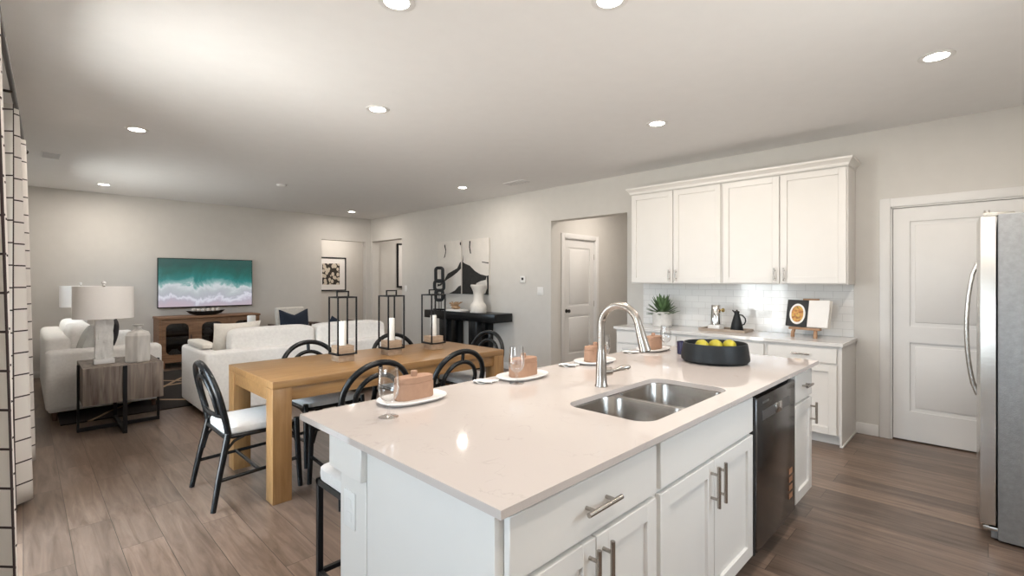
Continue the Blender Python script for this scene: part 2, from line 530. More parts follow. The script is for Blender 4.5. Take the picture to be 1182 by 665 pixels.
def mat_curtain():
    m, nt, b = new_mat('windowpane_curtain')
    N, L = nt.nodes, nt.links
    uv = N.new('ShaderNodeUVMap')
    sp = N.new('ShaderNodeSeparateXYZ'); L.new(uv.outputs[0], sp.inputs[0])

    def line(sock, period, wdt):
        d = N.new('ShaderNodeMath'); d.operation = 'DIVIDE'; d.inputs[1].default_value = period; L.new(sock, d.inputs[0])
        f = N.new('ShaderNodeMath'); f.operation = 'FRACT'; L.new(d.outputs[0], f.inputs[0])
        g = N.new('ShaderNodeMath'); g.operation = 'LESS_THAN'; g.inputs[1].default_value = wdt / period; L.new(f.outputs[0], g.inputs[0])
        return g.outputs[0]
    a = line(sp.outputs[0], 0.165, 0.0075); c = line(sp.outputs[1], 0.135, 0.0085)
    mxm = N.new('ShaderNodeMath'); mxm.operation = 'MAXIMUM'; L.new(a, mxm.inputs[0]); L.new(c, mxm.inputs[1])
    mx = N.new('ShaderNodeMix'); mx.data_type = 'RGBA'
    mx.inputs[6].default_value = (0.74, 0.70, 0.66, 1); mx.inputs[7].default_value = (0.045, 0.03, 0.03, 1)
    L.new(mxm.outputs[0], mx.inputs[0]); L.new(mx.outputs[2], b.inputs['Base Color'])
    b.inputs['Roughness'].default_value = 0.95
    # linen lets some daylight through
    tl = N.new('ShaderNodeBsdfTranslucent'); L.new(mx.outputs[2], tl.inputs[0])
    ms = N.new('ShaderNodeMixShader'); ms.inputs[0].default_value = 0.06
    out = [n for n in N if n.type == 'OUTPUT_MATERIAL'][0]
    L.new(b.outputs[0], ms.inputs[1]); L.new(tl.outputs[0], ms.inputs[2]); L.new(ms.outputs[0], out.inputs[0])
    return m


def mat_ocean():
    """aerial surf on the television: lit screen"""
    m, nt, b = new_mat('surf_screen')
    N, L = nt.nodes, nt.links
    tc = N.new('ShaderNodeTexCoord')
    sp = N.new('ShaderNodeSeparateXYZ'); L.new(tc.outputs['Generated'], sp.inputs[0])
    mp = N.new('ShaderNodeMapping'); mp.inputs['Scale'].default_value = (3.2, 1, 1.5); L.new(tc.outputs['Generated'], mp.inputs[0])
    n1 = N.new('ShaderNodeTexNoise'); n1.inputs['Scale'].default_value = 1.3; n1.inputs['Detail'].default_value = 9; n1.inputs['Roughness'].default_value = 0.62; n1.inputs['Distortion'].default_value = 0.7
    L.new(mp.outputs[0], n1.inputs[0])
    ma = N.new('ShaderNodeMath'); ma.operation = 'MULTIPLY_ADD'; ma.inputs[1].default_value = 0.62
    L.new(n1.outputs[0], ma.inputs[0]); L.new(sp.outputs[2], ma.inputs[2])
    sb = N.new('ShaderNodeMath'); sb.operation = 'SUBTRACT'; sb.inputs[1].default_value = 0.31; L.new(ma.outputs[0], sb.inputs[0])
    cr = N.new('ShaderNodeValToRGB'); e = cr.color_ramp.elements
    e[0].position = 0.0; e[0].color = (0.52, 0.42, 0.48, 1)
    e[1].position = 1.0; e[1].color = (0.018, 0.085, 0.075, 1)
    for p, c in ((0.13, (0.47, 0.43, 0.50)), (0.20, (0.72, 0.72, 0.80)), (0.25, (0.44, 0.45, 0.50)), (0.36, (0.48, 0.52, 0.54)), (0.43, (0.62, 0.66, 0.68)), (0.47, (0.22, 0.40, 0.39)), (0.56, (0.020, 0.20, 0.19)), (0.72, (0.010, 0.115, 0.098)), (0.86, (0.014, 0.080, 0.070))):
        k = e.new(p); k.color = rgba(c)
    L.new(sb.outputs[0], cr.inputs[0])
    b.inputs['Base Color'].default_value = (0.01, 0.01, 0.01, 1)
    b.inputs['Roughness'].default_value = 0.25
    L.new(cr.outputs[0], b.inputs['Emission Color'])
    b.inputs['Emission Strength'].default_value = 0.50
    return m


def mat_rug():
    m, nt, b = new_mat('black_rug')
    N, L = nt.nodes, nt.links
    tc = N.new('ShaderNodeTexCoord')
    fac = None
    for ang, per, ph in ((0.55, 0.85, 0.1), (-0.75, 1.05, 0.4), (1.45, 1.5, 0.2)):
        mp = N.new('ShaderNodeMapping'); mp.inputs['Rotation'].default_value = (0, 0, ang); mp.inputs['Location'].default_value = (ph, 0, 0)
        L.new(tc.outputs['Object'], mp.inputs[0])
        nz = N.new('ShaderNodeTexNoise'); nz.inputs['Scale'].default_value = 1.5; L.new(tc.outputs['Object'], nz.inputs[0])
        sp = N.new('ShaderNodeSeparateXYZ'); L.new(mp.outputs[0], sp.inputs[0])
        a = N.new('ShaderNodeMath'); a.operation = 'MULTIPLY_ADD'; a.inputs[1].default_value = 0.12
        L.new(nz.outputs[0], a.inputs[0]); L.new(sp.outputs[0], a.inputs[2])
        d = N.new('ShaderNodeMath'); d.operation = 'DIVIDE'; d.inputs[1].default_value = per; L.new(a.outputs[0], d.inputs[0])
        f = N.new('ShaderNodeMath'); f.operation = 'FRACT'; L.new(d.outputs[0], f.inputs[0])
        g = N.new('ShaderNodeMath'); g.operation = 'LESS_THAN'; g.inputs[1].default_value = 0.05; L.new(f.outputs[0], g.inputs[0])
        if fac is None:
            fac = g.outputs[0]
        else:
            x = N.new('ShaderNodeMath'); x.operation = 'MAXIMUM'; L.new(fac, x.inputs[0]); L.new(g.outputs[0], x.inputs[1]); fac = x.outputs[0]
    mx = N.new('ShaderNodeMix'); mx.data_type = 'RGBA'
    mx.inputs[6].default_value = (0.016, 0.012, 0.011, 1); mx.inputs[7].default_value = (0.36, 0.25, 0.16, 1)
    L.new(fac, mx.inputs[0]); L.new(mx.outputs[2], b.inputs['Base Color'])
    b.inputs['Roughness'].default_value = 0.95
    return m


def mat_leafprint():
    """black print with scattered white leaf blobs"""
    m, nt, b = new_mat('leaf_print')
    N, L = nt.nodes, nt.links
    tc = N.new('ShaderNodeTexCoord')
    mp = N.new('ShaderNodeMapping'); mp.inputs['Scale'].default_value = (13, 13, 10); L.new(tc.outputs['Object'], mp.inputs[0])
    vo = N.new('ShaderNodeTexVoronoi'); vo.inputs['Scale'].default_value = 1.0; L.new(mp.outputs[0], vo.inputs[0])
    cr = N.new('ShaderNodeValToRGB'); e = cr.color_ramp.elements
    e[0].position = 0.47; e[0].color = (0.62, 0.55, 0.45, 1); e[1].position = 0.52; e[1].color = (0.03, 0.022, 0.016, 1)
    L.new(vo.outputs[0], cr.inputs[0]); L.new(cr.outputs[0], b.inputs['Base Color'])
    b.inputs['Roughness'].default_value = 0.6
    return m


def mat_food():
    m, nt, b = new_mat('food_photo')
    N, L = nt.nodes, nt.links
    tc = N.new('ShaderNodeTexCoord')
    vo = N.new('ShaderNodeTexVoronoi'); vo.inputs['Scale'].default_value = 60; L.new(tc.outputs['Object'], vo.inputs[0])
    sp = N.new('ShaderNodeSeparateColor'); L.new(vo.outputs['Color'], sp.inputs[0])
    cr = N.new('ShaderNodeValToRGB'); e = cr.color_ramp.elements
    e[0].position = 0.0; e[0].color = (0.30, 0.10, 0.025, 1); e[1].position = 1.0; e[1].color = (0.10, 0.16, 0.025, 1)
    for p, c in ((0.3, (0.50, 0.24, 0.07)), (0.55, (0.62, 0.40, 0.08)), (0.8, (0.55, 0.20, 0.06))):
        k = e.new(p); k.color = rgba(c)
    L.new(sp.outputs[0], cr.inputs[0]); L.new(cr.outputs[0], b.inputs['Base Color'])
    b.inputs['Roughness'].default_value = 0.5
    return m


M_floor = mat_floor(); M_quartz = mat_quartz('quartz_island', (0.555, 0.495, 0.46), (0.32, 0.27, 0.245)); M_quartz2 = mat_quartz('quartz_wall_counter', (0.70, 0.68, 0.66), (0.46, 0.44, 0.43)); M_tile = mat_tile(); M_curtain = mat_curtain()
M_ocean = mat_ocean(); M_rug = mat_rug(); M_leafp = mat_leafprint(); M_food = mat_food()

# ------------------------------------------------------------------ room shell
XR = 5.385       # face of the wall with the kitchen cabinets
YT = 9.70        # face of the television wall
XL = -0.16       # face of the curtain wall
XN = -1.30       # nook wall beside the camera
YB = -0.82       # wall behind the refrigerator
CZ = 2.744

bm = B(); box(bm, -1.6, 8.4, -1.0, 11.5, -0.06, 0.0); struct('floor', bm, M_floor)
bm = B(); box(bm, -1.6, 8.4, -1.0, 11.5, CZ, CZ + 0.08); struct('ceiling', bm, M_ceil)


def wall(bm, axis, p0, p1, a0, a1, opens=(), z1=CZ):
    """slab between p0..p1 across `axis`, running a0..a1, with openings (a0,a1,z0,z1)"""
    def bx(u0, u1, z0, zz):
        if u1 - u0 < 1e-4 or zz - z0 < 1e-4:
            return
        if axis == 'x':
            box(bm, p0, p1, u0, u1, z0, zz)
        else:
            box(bm, u0, u1, p0, p1, z0, zz)
    cur = a0
    for (u0, u1, z0, zz) in sorted(opens):
        bx(cur, u0, 0, z1); bx(u0, u1, 0, z0); bx(u0, u1, zz, z1); cur = u1
    bx(cur, a1, 0, z1)


O_HALL = (3.262, 4.52, 0.0, 2.262)
O_END = (8.445, 9.64, 0.0, 2.253)
bm = B(); wall(bm, 'x', XR, XR + 0.17, YB, YT, [(-0.235, 0.615, 0.0, 2.045), O_HALL, O_END]); struct('wall_right', bm, M_wall)
bm = B(); wall(bm, 'y', YT, YT + 0.12, XL - 0.1, XR + 0.17, [(4.281, 5.264, 0, 2.24)]); struct('wall_far', bm, M_wall)
bm = B(); wall(bm, 'x', XL - 0.16, XL, 2.2, YT, [(2.66, 3.90, 0.0, 2.25), (7.2, 8.4, 1.30, 2.0)]); struct('wall_left', bm, M_wall)
bm = B(); wall(bm, 'y', 2.2, 2.32, XN, XL - 0.16); struct('wall_nook', bm, M_wall)
bm = B(); wall(bm, 'x', XN - 0.16, XN, YB, 2.32, [(0.2, 1.3, 0.90, 2.0)]); struct('wall_side', bm, M_wall)
bm = B(); wall(bm, 'y', YB - 0.16, YB, XN - 0.16, XR + 0.17, [(1.75, 2.65, 1.2, 2.0)]); struct('wall_back', bm, M_wall)
# hallway behind the wide opening, passage at the far corner, room past the television wall
bm = B()
wall(bm, 'y', 4.585, 4.70, XR + 0.17, 8.3, [(5.77, 6.59, 0, 2.045)])
wall(bm, 'y', 3.0, 3.12, XR + 0.17, 8.3)
wall(bm, 'x', 8.2, 8.3, 3.12, 4.585)
struct('wall_hall', bm, M_wall)
bm = B()
wall(bm, 'y', YT + 0.02, YT + 0.12, XR + 0.17, 8.3)
wall(bm, 'y', 7.6, 7.7, XR + 0.17, 8.3)
wall(bm, 'x', 8.2, 8.3, 7.7, YT)
struct('wall_passage', bm, M_wall)
bm = B()
wall(bm, 'y', 11.2, 11.3, 3.3, 7.0)
wall(bm, 'x', 3.3, 3.4, YT + 0.12, 11.2)
wall(bm, 'x', 6.9, 7.0, YT + 0.12, 11.2)
struct('wall_entry', bm, M_wall)


# windows (frames with panes)
def window(name, axis, p, a0, a1, z0, z1, mull=()):
    bm = B(); fw = 0.055
    def fr(u0, u1, w0, w1, d0=p - 0.04, d1=p + 0.04):
        if axis == 'x':
            box(bm, d0, d1, u0, u1, w0, w1, 0.004)
        else:
            box(bm, u0, u1, d0, d1, w0, w1, 0.004)
    fr(a0, a1, z0, z0 + fw); fr(a0, a1, z1 - fw, z1); fr(a0, a0 + fw, z0 + fw, z1 - fw); fr(a1 - fw, a1, z0 + fw, z1 - fw)
    for u in mull:
        fr(u - 0.035, u + 0.035, z0 + fw, z1 - fw)
    o = struct(name, bm, M_trim)
    bm = B()
    if axis == 'x':
        box(bm, p - 0.003, p + 0.003, a0 + 0.05, a1 - 0.05, z0 + 0.05, z1 - 0.05)
    else:
        box(bm, a0 + 0.05, a1 - 0.05, p - 0.003, p + 0.003, z0 + 0.05, z1 - 0.05)
    g = obj('pane', bm, M_pane, o)
    return o


window('window_1', 'x', XL - 0.09, 2.66, 3.90, 0.0, 2.25, (3.28,))
window('added_window_2', 'x', XL - 0.09, 7.2, 8.4, 1.30, 2.0, (7.8,))  # unseen window added to bring daylight into the living area
window('added_window_3', 'x', XN - 0.09, 0.2, 1.3, 0.90, 2.0, (0.75,))  # unseen window added beside the camera to brighten the island end
window('added_window_4', 'y', YB - 0.09, 1.75, 2.65, 1.2, 2.0, (2.2,))  # unseen window added behind the camera as fill for the island front


# baseboards
def baseb(name, segs):
    bm = B()
    for (x0, x1, y0, y1) in segs:
        box(bm, x0, x1, y0, y1, 0, 0.10, 0.003)
    struct(name, bm, M_trim)


T_ = 0.014
baseb('baseboard_right', [(XR - T_, XR, 0.70, 0.868), (XR - T_, XR, 3.10, 3.262), (XR - T_, XR, 4.52, 8.445), (XR - T_, XR, 9.64, YT), (XR - T_, XR, YB, -0.32)])
baseb('baseboard_far', [(XL, 4.281, YT - T_, YT), (5.264, XR, YT - T_, YT)])
baseb('baseboard_left', [(XL, XL + T_, 3.81, YT)])
baseb('baseboard_hall', [(XR + 0.17, 5.69, 4.585 - T_, 4.585), (6.67, 8.2, 4.585 - T_, 4.585)])
baseb('baseboard_back', [(XN, 3.5, YB, YB + T_)])
baseb('baseboard_entry', [(3.4, 6.9, 11.2 - T_, 11.2)])


# ---- interior doors: two raised/recessed panels, casing
def panel_door(name, F, u0, u1, ztop, knob_u=None, hinges=(), zfloor=0.012):
    """F(u, d, z)->world; d>0 comes out of the wall into the room"""
    cw = 0.075
    bm = B()
    for (a, b2, z0, z1) in ((u0 - cw, u0, 0, ztop + cw), (u1, u1 + cw, 0, ztop + cw), (u0, u1, ztop, ztop + cw)):
        fbox(bm, F, a, b2, 0.0, 0.018, z0, z1, 0.004)
    for (a, b2, z0, z1) in ((u0, u0 + 0.012, 0, ztop), (u1 - 0.012, u1, 0, ztop), (u0, u1, ztop - 0.012, ztop)):
        fbox(bm, F, a, b2, -0.11, 0.0, z0, z1)
    o = struct(name, bm, M_trim)
    a, b2 = u0 + 0.015, u1 - 0.015
    bm = B(); st = 0.115
    d0, d1 = -0.055, -0.02
    z0, z1 = zfloor, ztop - 0.015
    rails = ((z0, z0 + 0.25), (0.86, 1.00), (z1 - 0.12, z1))
    for s0, s1 in ((a, a + st), (b2 - st, b2)):
        fbox(bm, F, s0, s1, d0, d1, z0, z1)
    for r0, r1 in rails:
        fbox(bm, F, a + st, b2 - st, d0, d1, r0, r1)
    for w0, w1 in ((rails[0][1], rails[1][0]), (rails[1][1], rails[2][0])):
        fbox(bm, F, a + st, b2 - st, d0, d1 - 0.012, w0, w1)
        fbox(bm, F, a + st + 0.035, b2 - st - 0.035, d0, d1 - 0.004, w0 + 0.035, w1 - 0.035, 0.006)
    sl = obj('door_slab', bm, M_trim, o)
    if knob_u is not None:
        bm = B()
        prof = [(0, 0), (0.030, 0.0), (0.030, 0.006), (0.012, 0.010), (0.010, 0.035), (0.024, 0.042), (0.028, 0.055), (0.022, 0.066), (0, 0.070)]
        lathe(bm, prof, 20)
        for v in bm.verts:
            v.co = Vector(F(knob_u + v.co.x, d1 + v.co.z, 0.93 + v.co.y))
        bmesh.ops.recalc_face_normals(bm, faces=bm.faces)
        obj('door_knob', bm, M_knob, sl)
    for hz in hinges:
        bm = B()
        fbox(bm, F, b2 - 0.004, b2 + 0.012, d1 - 0.004, d1 + 0.008, hz - 0.045, hz + 0.045, 0.002)
        obj('hinge', bm, M_hinge, sl)
    return o


def fbox(bm, F, u0, u1, d0, d1, z0, z1, bev=0.0, seg=2, mi=0):
    t = bmesh.new(); box(t, u0, u1, d0, d1, z0, z1, bev, seg, mi)
    for v in t.verts:
        v.co = Vector(F(v.co.x, v.co.y, v.co.z))
    bmesh.ops.recalc_face_normals(t, faces=t.faces)
    me = bpy.data.meshes.new('tmp'); t.to_mesh(me); bm.from_mesh(me); bpy.data.meshes.remove(me); t.free()


F_right = lambda u, d, z: (XR - d, u, z)
F_hall = lambda u, d, z: (u, 4.585 - d, z)
panel_door('door_1', F_right, -0.235, 0.615, 2.045)
panel_door('door_2', F_hall, 5.77, 6.59, 2.045, knob_u=5.85, hinges=(1.78, 1.02, 0.25))
# unseen backing added inside the door openings so no daylight leaks through the walls
bm = B(); box(bm, XR + 0.10, XR + 0.17, -0.235, 0.615, 0, 2.045); struct('leak_backing_1', bm, M_trim)
bm = B(); box(bm, 5.77, 6.59, 4.68, 4.70, 0, 2.045); struct('leak_backing_2', bm, M_trim)

# ------------------------------------------------------------------ recessed ceiling lights
LIGHTS = [
    (1.267, 2.033, 'recessed ceiling light at the top edge, over the near end of the island'),
    (1.978, 1.293, 'recessed ceiling light cut by the top edge, right of the other one over the island'),
    (3.853, 0.221, 'recessed ceiling light at upper right, above the aisle before the white door'),
    (1.956, 3.414, 'recessed ceiling light above the dining table'),
    (3.817, 2.02, 'recessed ceiling light in front of the upper cabinets'),
    (0.711, 5.402, 'recessed ceiling light at left, above the side table and lamp'),
    (0.795, 8.823, 'recessed ceiling light at far left, near the television wall'),
    (4.468, 5.416, 'recessed ceiling light in front of the wall with the two canvases'),
    (4.519, 8.871, 'recessed ceiling light in the far corner by the two doorways'),
    (2.55, 0.2, 'unseen recessed ceiling light added over the aisle behind the camera view'),  # this and the next fixture are extras added to light the kitchen
    (0.6, -0.2, 'unseen recessed ceiling light added above the camera position'),
    (6.3, 3.75, 'unseen recessed ceiling light added inside the hallway'),  # from here on, fixtures added to brighten the rooms beyond the openings
    (5.2, 10.5, 'unseen recessed ceiling light added in the entry room past the television wall'),
    (6.6, 8.9, 'unseen recessed ceiling light added in the passage behind the far corner'),
]
root0 = None
for (x, y, lab) in LIGHTS:
    if root0 is None:
        t = thing('recessed_light', lab, 'ceiling light', (x, y, CZ), group='recessed ceiling lights')
        bm = B(); lathe(bm, [(0.060, 0.0), (0.060, -0.004), (0.078, -0.007), (0.088, -0.004), (0.088, 0.0)], 32)
        obj('trim_ring', bm, M_trim, t)
        bm = B(); lathe(bm, [(0, -0.003), (0.062, -0.003), (0.062, -0.0005), (0, -0.0005)], 32)
        obj('lens', bm, M_lens, t)
        root0 = t
    else:
        t = dup(root0, (x, y, CZ), 0, lab)
    l = bpy.data.lights.new('can_beam', 'AREA'); l.shape = 'DISK'; l.size = 0.11; l.energy = LAMP_W * (1.4 if (x > 5.5 or y > 9.8) else 1.0); l.color = LAMP_COL
    lo = bpy.data.objects.new('can_beam', l); lo.location = (x, y, CZ - 0.012); C.objects.link(lo)

# ceiling vents and detector
def vent(x, y, sx, sy, lab):
    t = thing('ceiling_vent', lab, 'vent', (x, y, CZ))
    bm = B(); box(bm, -sx / 2, sx / 2, -sy / 2, sy / 2, -0.006, 0, 0.002); obj('vent_frame', bm, M_ceil, t)
    bm = B()
    n = 7
    for k in range(n):
        yy = -sy / 2 + 0.02 + (sy - 0.04) * k / (n - 1)
        box(bm, -sx / 2 + 0.015, sx / 2 - 0.015, yy - 0.004, yy + 0.004, -0.011, -0.005)
    obj('louver', bm, M_vent, t)


vent(0.21, 7.156, 0.16, 0.30, 'small ceiling vent at far left, near the curtains')
vent(4.75, 4.6, 0.18, 0.36, 'white ceiling vent near the wall, right of the canvases')
bm = B(); lathe(bm, [(0, -0.032), (0.045, -0.032), (0.062, -0.022), (0.066, 0.0), (0, 0)], 28, (2.544, 7.05, CZ))
tag(centre(obj('smoke_detector', bm, M_ceil)), 'flat round detector on the ceiling between the far lights', 'smoke detector')

# ------------------------------------------------------------------ kitchen island
TOP = 0.90; TH = 0.021
IX0, IX1, IY0, IY1 = 0.724, 3.465, 0.748, 1.824
YF = 0.797        # cabinet box face; door fronts stand 20 mm proud
F_isl = lambda u, d, z: (u, YF - d, z)
YBK = 1.37       # back of the cabinet boxes
SINK = (1.52, 2.275, 0.838, 1.215)


def bar_pull(parent, F, u, d, z, L=0.16, vertical=True, m=None, r=0.0070):
    bm = B()
    off = 0.032
    def P(a):
        return F(u, d + off, z + a) if vertical else F(u + a, d + off, z)
    def Q(a):
        return (F(u, d, z + a), F(u, d + off, z + a)) if vertical else (F(u + a, d, z), F(u + a, d + off, z))
    tube(bm, [P(-L / 2), P(L / 2)], r, 12)
    for a in (-L * 0.3, L * 0.3):
        tube(bm, list(Q(a)), r * 0.8, 10)
    root = parent
    return obj('handle', bm, m or M_nickel, parent, world=True)


def shaker(bm, F, u0, u1, z0, z1, d0=0.0, th=0.020, rail=0.058):
    fbox(bm, F, u0, u0 + rail, d0, d0 + th, z0, z1, 0.0015, 1)
    fbox(bm, F, u1 - rail, u1, d0, d0 + th, z0, z1, 0.0015, 1)
    fbox(bm, F, u0 + rail, u1 - rail, d0, d0 + th, z0, z0 + rail, 0.0015, 1)
    fbox(bm, F, u0 + rail, u1 - rail, d0, d0 + th, z1 - rail, z1, 0.0015, 1)
    fbox(bm, F, u0 + rail - 0.002, u1 - rail + 0.002, d0, d0 + th - 0.013, z0 + rail - 0.002, z1 - rail + 0.002)


def carcass(bm, F, u0, u1, z0, z1, depth, zd=None, stiles=(), th=0.016, toe=True):
    """open topped cabinet box made of panels plus a face frame, with a recessed toe kick"""
    fbox(bm, F, u0, u0 + th, -depth, -0.001, z0, z1)
    fbox(bm, F, u1 - th, u1, -depth, -0.001, z0, z1)
    fbox(bm, F, u0 + th, u1 - th, -depth, -0.001, z0, z0 + th)
    fbox(bm, F, u0 + th, u1 - th, -depth, -depth + th, z0 + th, z1)
    fs = 0.030
    fbox(bm, F, u0 + th, u0 + fs, -0.018, -0.001, z0 + th, z1)
    fbox(bm, F, u1 - fs, u1 - th, -0.018, -0.001, z0 + th, z1)
    fbox(bm, F, u0 + fs, u1 - fs, -0.018, -0.001, z1 - 0.035, z1)
    if zd is not None:
        fbox(bm, F, u0 + fs, u1 - fs, -0.018, -0.001, zd - 0.022, zd + 0.022)
        for u in stiles:
            fbox(bm, F, u - 0.02, u + 0.02, -0.018, -0.001, z0 + th, zd - 0.022)
    if toe:
        fbox(bm, F, u0, u1, -depth, -0.07, 0.0, z0)


def base_cabinet(name, label, F, u0, u1, depth, zt, zb, zd, cols, drawers, group=None, hnd=0.16, split_gap=0.006, false_front=False, handles=True, dsplit=None, reveal=0.014):
    """zt top of the box, zb bottom, zd line between drawer and doors"""
    wl = F((u0 + u1) / 2, -depth / 2, 0)
    t = thing(name, label, 'cabinet', wl, group=group)
    bm = B(); carcass(bm, F, u0, u1, zb, zt, depth, zd, [u0 + (u1 - u0) * k / cols for k in range(1, cols)]); obj('body', bm, M_cab, t, world=True)
    a, b2 = u0 + reveal, u1 - reveal
    n = drawers
    wd = (b2 - a - split_gap * (n - 1)) / n
    for k in range(n):
        s0 = a + k * (wd + split_gap); s1 = s0 + wd
        bm = B(); fbox(bm, F, s0, s1, 0, 0.020, zd + 0.008, zt - 0.022, 0.002, 1)
        dr = obj('false_drawer_front' if false_front else 'drawer', bm, M_cab, t, world=True)
        if not false_front and handles:
            bar_pull(dr, F, (s0 + s1) / 2, 0.020, (zd + zt) / 2 - 0.004, hnd, False)
    wdr = (b2 - a - split_gap * (cols - 1)) / cols
    for k in range(cols):
        s0 = a + k * (wdr + split_gap); s1 = s0 + wdr
        bm = B(); shaker(bm, F, s0, s1, zb + 0.012, zd - 0.008)
        dr = obj('door', bm, M_cab, t, world=True)
        if handles:
            if cols == 1:
                hu = s1 - 0.03
            else:
                hu = s1 - 0.03 if k % 2 == 0 else s0 + 0.03
            bar_pull(dr, F, hu, 0.020, zd - 0.10, hnd, True)
    return t


ZT = TOP - TH - 0.001
base_cabinet('base_cabinet', 'white island cabinet nearest the camera, with one wide drawer over two doors', F_isl, 0.765, 1.479, YBK - YF, ZT, 0.11, 0.690, 2, 1)
base_cabinet('sink_cabinet', 'white island cabinet under the sink, with a plain false front over two doors', F_isl, 1.480, 2.392, YBK - YF, ZT, 0.11, 0.690, 2, 1, false_front=True)
base_cabinet('narrow_cabinet', 'narrow white island cabinet right of the dishwasher, one drawer over one door', F_isl, 3.062, 3.440, YBK - YF, ZT, 0.11, 0.690, 1, 1, hnd=0.13)

# dishwasher
t = thing('dishwasher', 'dark stainless dishwasher built into the island between white cabinets', 'dishwasher', (2.727, 1.08, 0))
bm = B(); box(bm, 2.405, 3.050, YF + 0.01, YBK, 0.10, ZT - 0.002); box(bm, 2.42, 3.035, YF + 0.08, YBK, 0.0, 0.10)
obj('tub', bm, M_gap, t, world=True)
bm = B()
fbox(bm, F_isl, 2.418, 3.040, -0.008, 0.026, 0.115, 0.842, 0.005)
dwd = obj('door_panel', bm, M_dw, t, world=True)
bm = B(); fbox(bm, F_isl, 2.490, 2.930, 0.0262, 0.0275, 0.724, 0.772, 0.0004, 1); obj('control_strip', bm, M_greyplate, dwd, world=True)
bm = B()
pr = rrect(2.685, 2.785, 0.722, 0.775, 0.018, 6)
for (sc_, d0, d1) in ((1.0, 0.0262, 0.032),):
    t2 = bmesh.new(); prism(t2, pr, d0, d1, 0.002)
    for v in t2.verts:
        v.co = Vector(F_isl(v.co.x, v.co.z, v.co.y))
    bmesh.ops.recalc_face_normals(t2, faces=t2.faces); merge(bm, t2)
obj('pocket_handle', bm, M_chrome, dwd, world=True)
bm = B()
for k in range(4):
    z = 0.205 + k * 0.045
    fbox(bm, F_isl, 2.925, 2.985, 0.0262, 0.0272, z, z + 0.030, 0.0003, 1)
obj('painted_reflection', bm, M_copper, dwd, world=True)  # copper stripes imitating a floor reflection in the steel door
bm = B(); fbox(bm, F_isl, 2.492, 2.585, 0.0262, 0.0270, 0.805, 0.815, 0.0003, 1); obj('nameplate', bm, M_greyplate, dwd, world=True)
bm = B(); fbox(bm, F_isl, 2.396, 2.412, -0.02, 0.020, 0.11, ZT - 0.03); obj('side_gasket', bm, M_gap, t, world=True)

# end panel, knee wall and pilaster
t = thing('island_end_panel', 'white end panel of the island with a corner post and top block', 'panel', (0.76, 1.1, 0))
bm = B(); box(bm, 0.750, 0.764, YF - 0.001, 1.372, 0, ZT, 0.001, 1); obj('end_board', bm, M_cab, t, world=True)
bm = B(); box(bm, 0.747, 0.80, 1.374, 1.545, 0, 0.770, 0.002, 1); post = obj('corner_post', bm, M_cab, t, world=True)
bm = B(); box(bm, 0.729, 0.81, 1.374, 1.592, 0.770, ZT, 0.003, 1); obj('top_block', bm, M_cab, t, world=True)
bm = B(); box(bm, 0.812, 3.44, YBK + 0.002, YBK + 0.022, 0, ZT, 0.001, 1); tag(centre(obj('island_back_panel', bm, M_cab)), 'white back panel of the island on the seating side, behind the stool', 'panel')
t = thing('outlet', 'white electrical outlet plate on the island corner post', 'outlet', (0.747, 1.475, 0.655))
bm = B(); box(bm, -0.005, 0.0, -0.036, 0.036, -0.06, 0.06, 0.002); pl = obj('plate', bm, M_plastic, t)
bm = B()
for z in (-0.022, 0.022):
    box(bm, -0.0065, -0.005, -0.017, 0.017, z - 0.015, z + 0.015, 0.001, 1)
obj('socket', bm, M_plastic, pl)


# countertop with a sink cut-out
def top_with_hole(bm, x0, x1, y0, y1, z0, z1, hole):
    cx, cy = (hole[0] + hole[1]) / 2, (hole[2] + hole[3]) / 2
    inner = rrect(*hole, 0.075, 12)
    outer = []
    for (px, py) in inner:
        dx, dy = px - cx, py - cy
        s = min(((x1 - cx) / dx if dx > 1e-9 else 1e9), ((x0 - cx) / dx if dx < -1e-9 else 1e9), ((y1 - cy) / dy if dy > 1e-9 else 1e9), ((y0 - cy) / dy if dy < -1e-9 else 1e9))
        outer.append([cx + dx * s, cy + dy * s])
    for c in ((x0, y0), (x0, y1), (x1, y0), (x1, y1)):
        k = min(range(len(outer)), key=lambda i: (outer[i][0] - c[0]) ** 2 + (outer[i][1] - c[1]) ** 2)
        outer[k] = [c[0], c[1]]
    n = len(inner)
    it = [bm.verts.new((p[0], p[1], z1)) for p in inner]; ib = [bm.verts.new((p[0], p[1], z0)) for p in inner]
    ot = [bm.verts.new((p[0], p[1], z1)) for p in outer]; ob = [bm.verts.new((p[0], p[1], z0)) for p in outer]
    for k in range(n):
        j = (k + 1) % n
        bm.faces.new((it[k], it[j], ot[j], ot[k])); bm.faces.new((ib[k], ob[k], ob[j], ib[j]))
        bm.faces.new((it[k], ib[k], ib[j], it[j])); bm.faces.new((ot[k], ot[j], ob[j], ob[k]))
    bmesh.ops.recalc_face_normals(bm, faces=bm.faces)


bm = B(); top_with_hole(bm, IX0, IX1, IY0, IY1, TOP - TH, TOP, SINK)
tag(centre(obj('island_countertop', bm, M_quartz, smooth=30)), 'long pale quartz countertop of the kitchen island with a sink cut-out', 'countertop')

# double bowl sink
t = thing('kitchen_sink', 'stainless double bowl sink set into the island countertop', 'sink', (1.9, 1.02, 0.66))


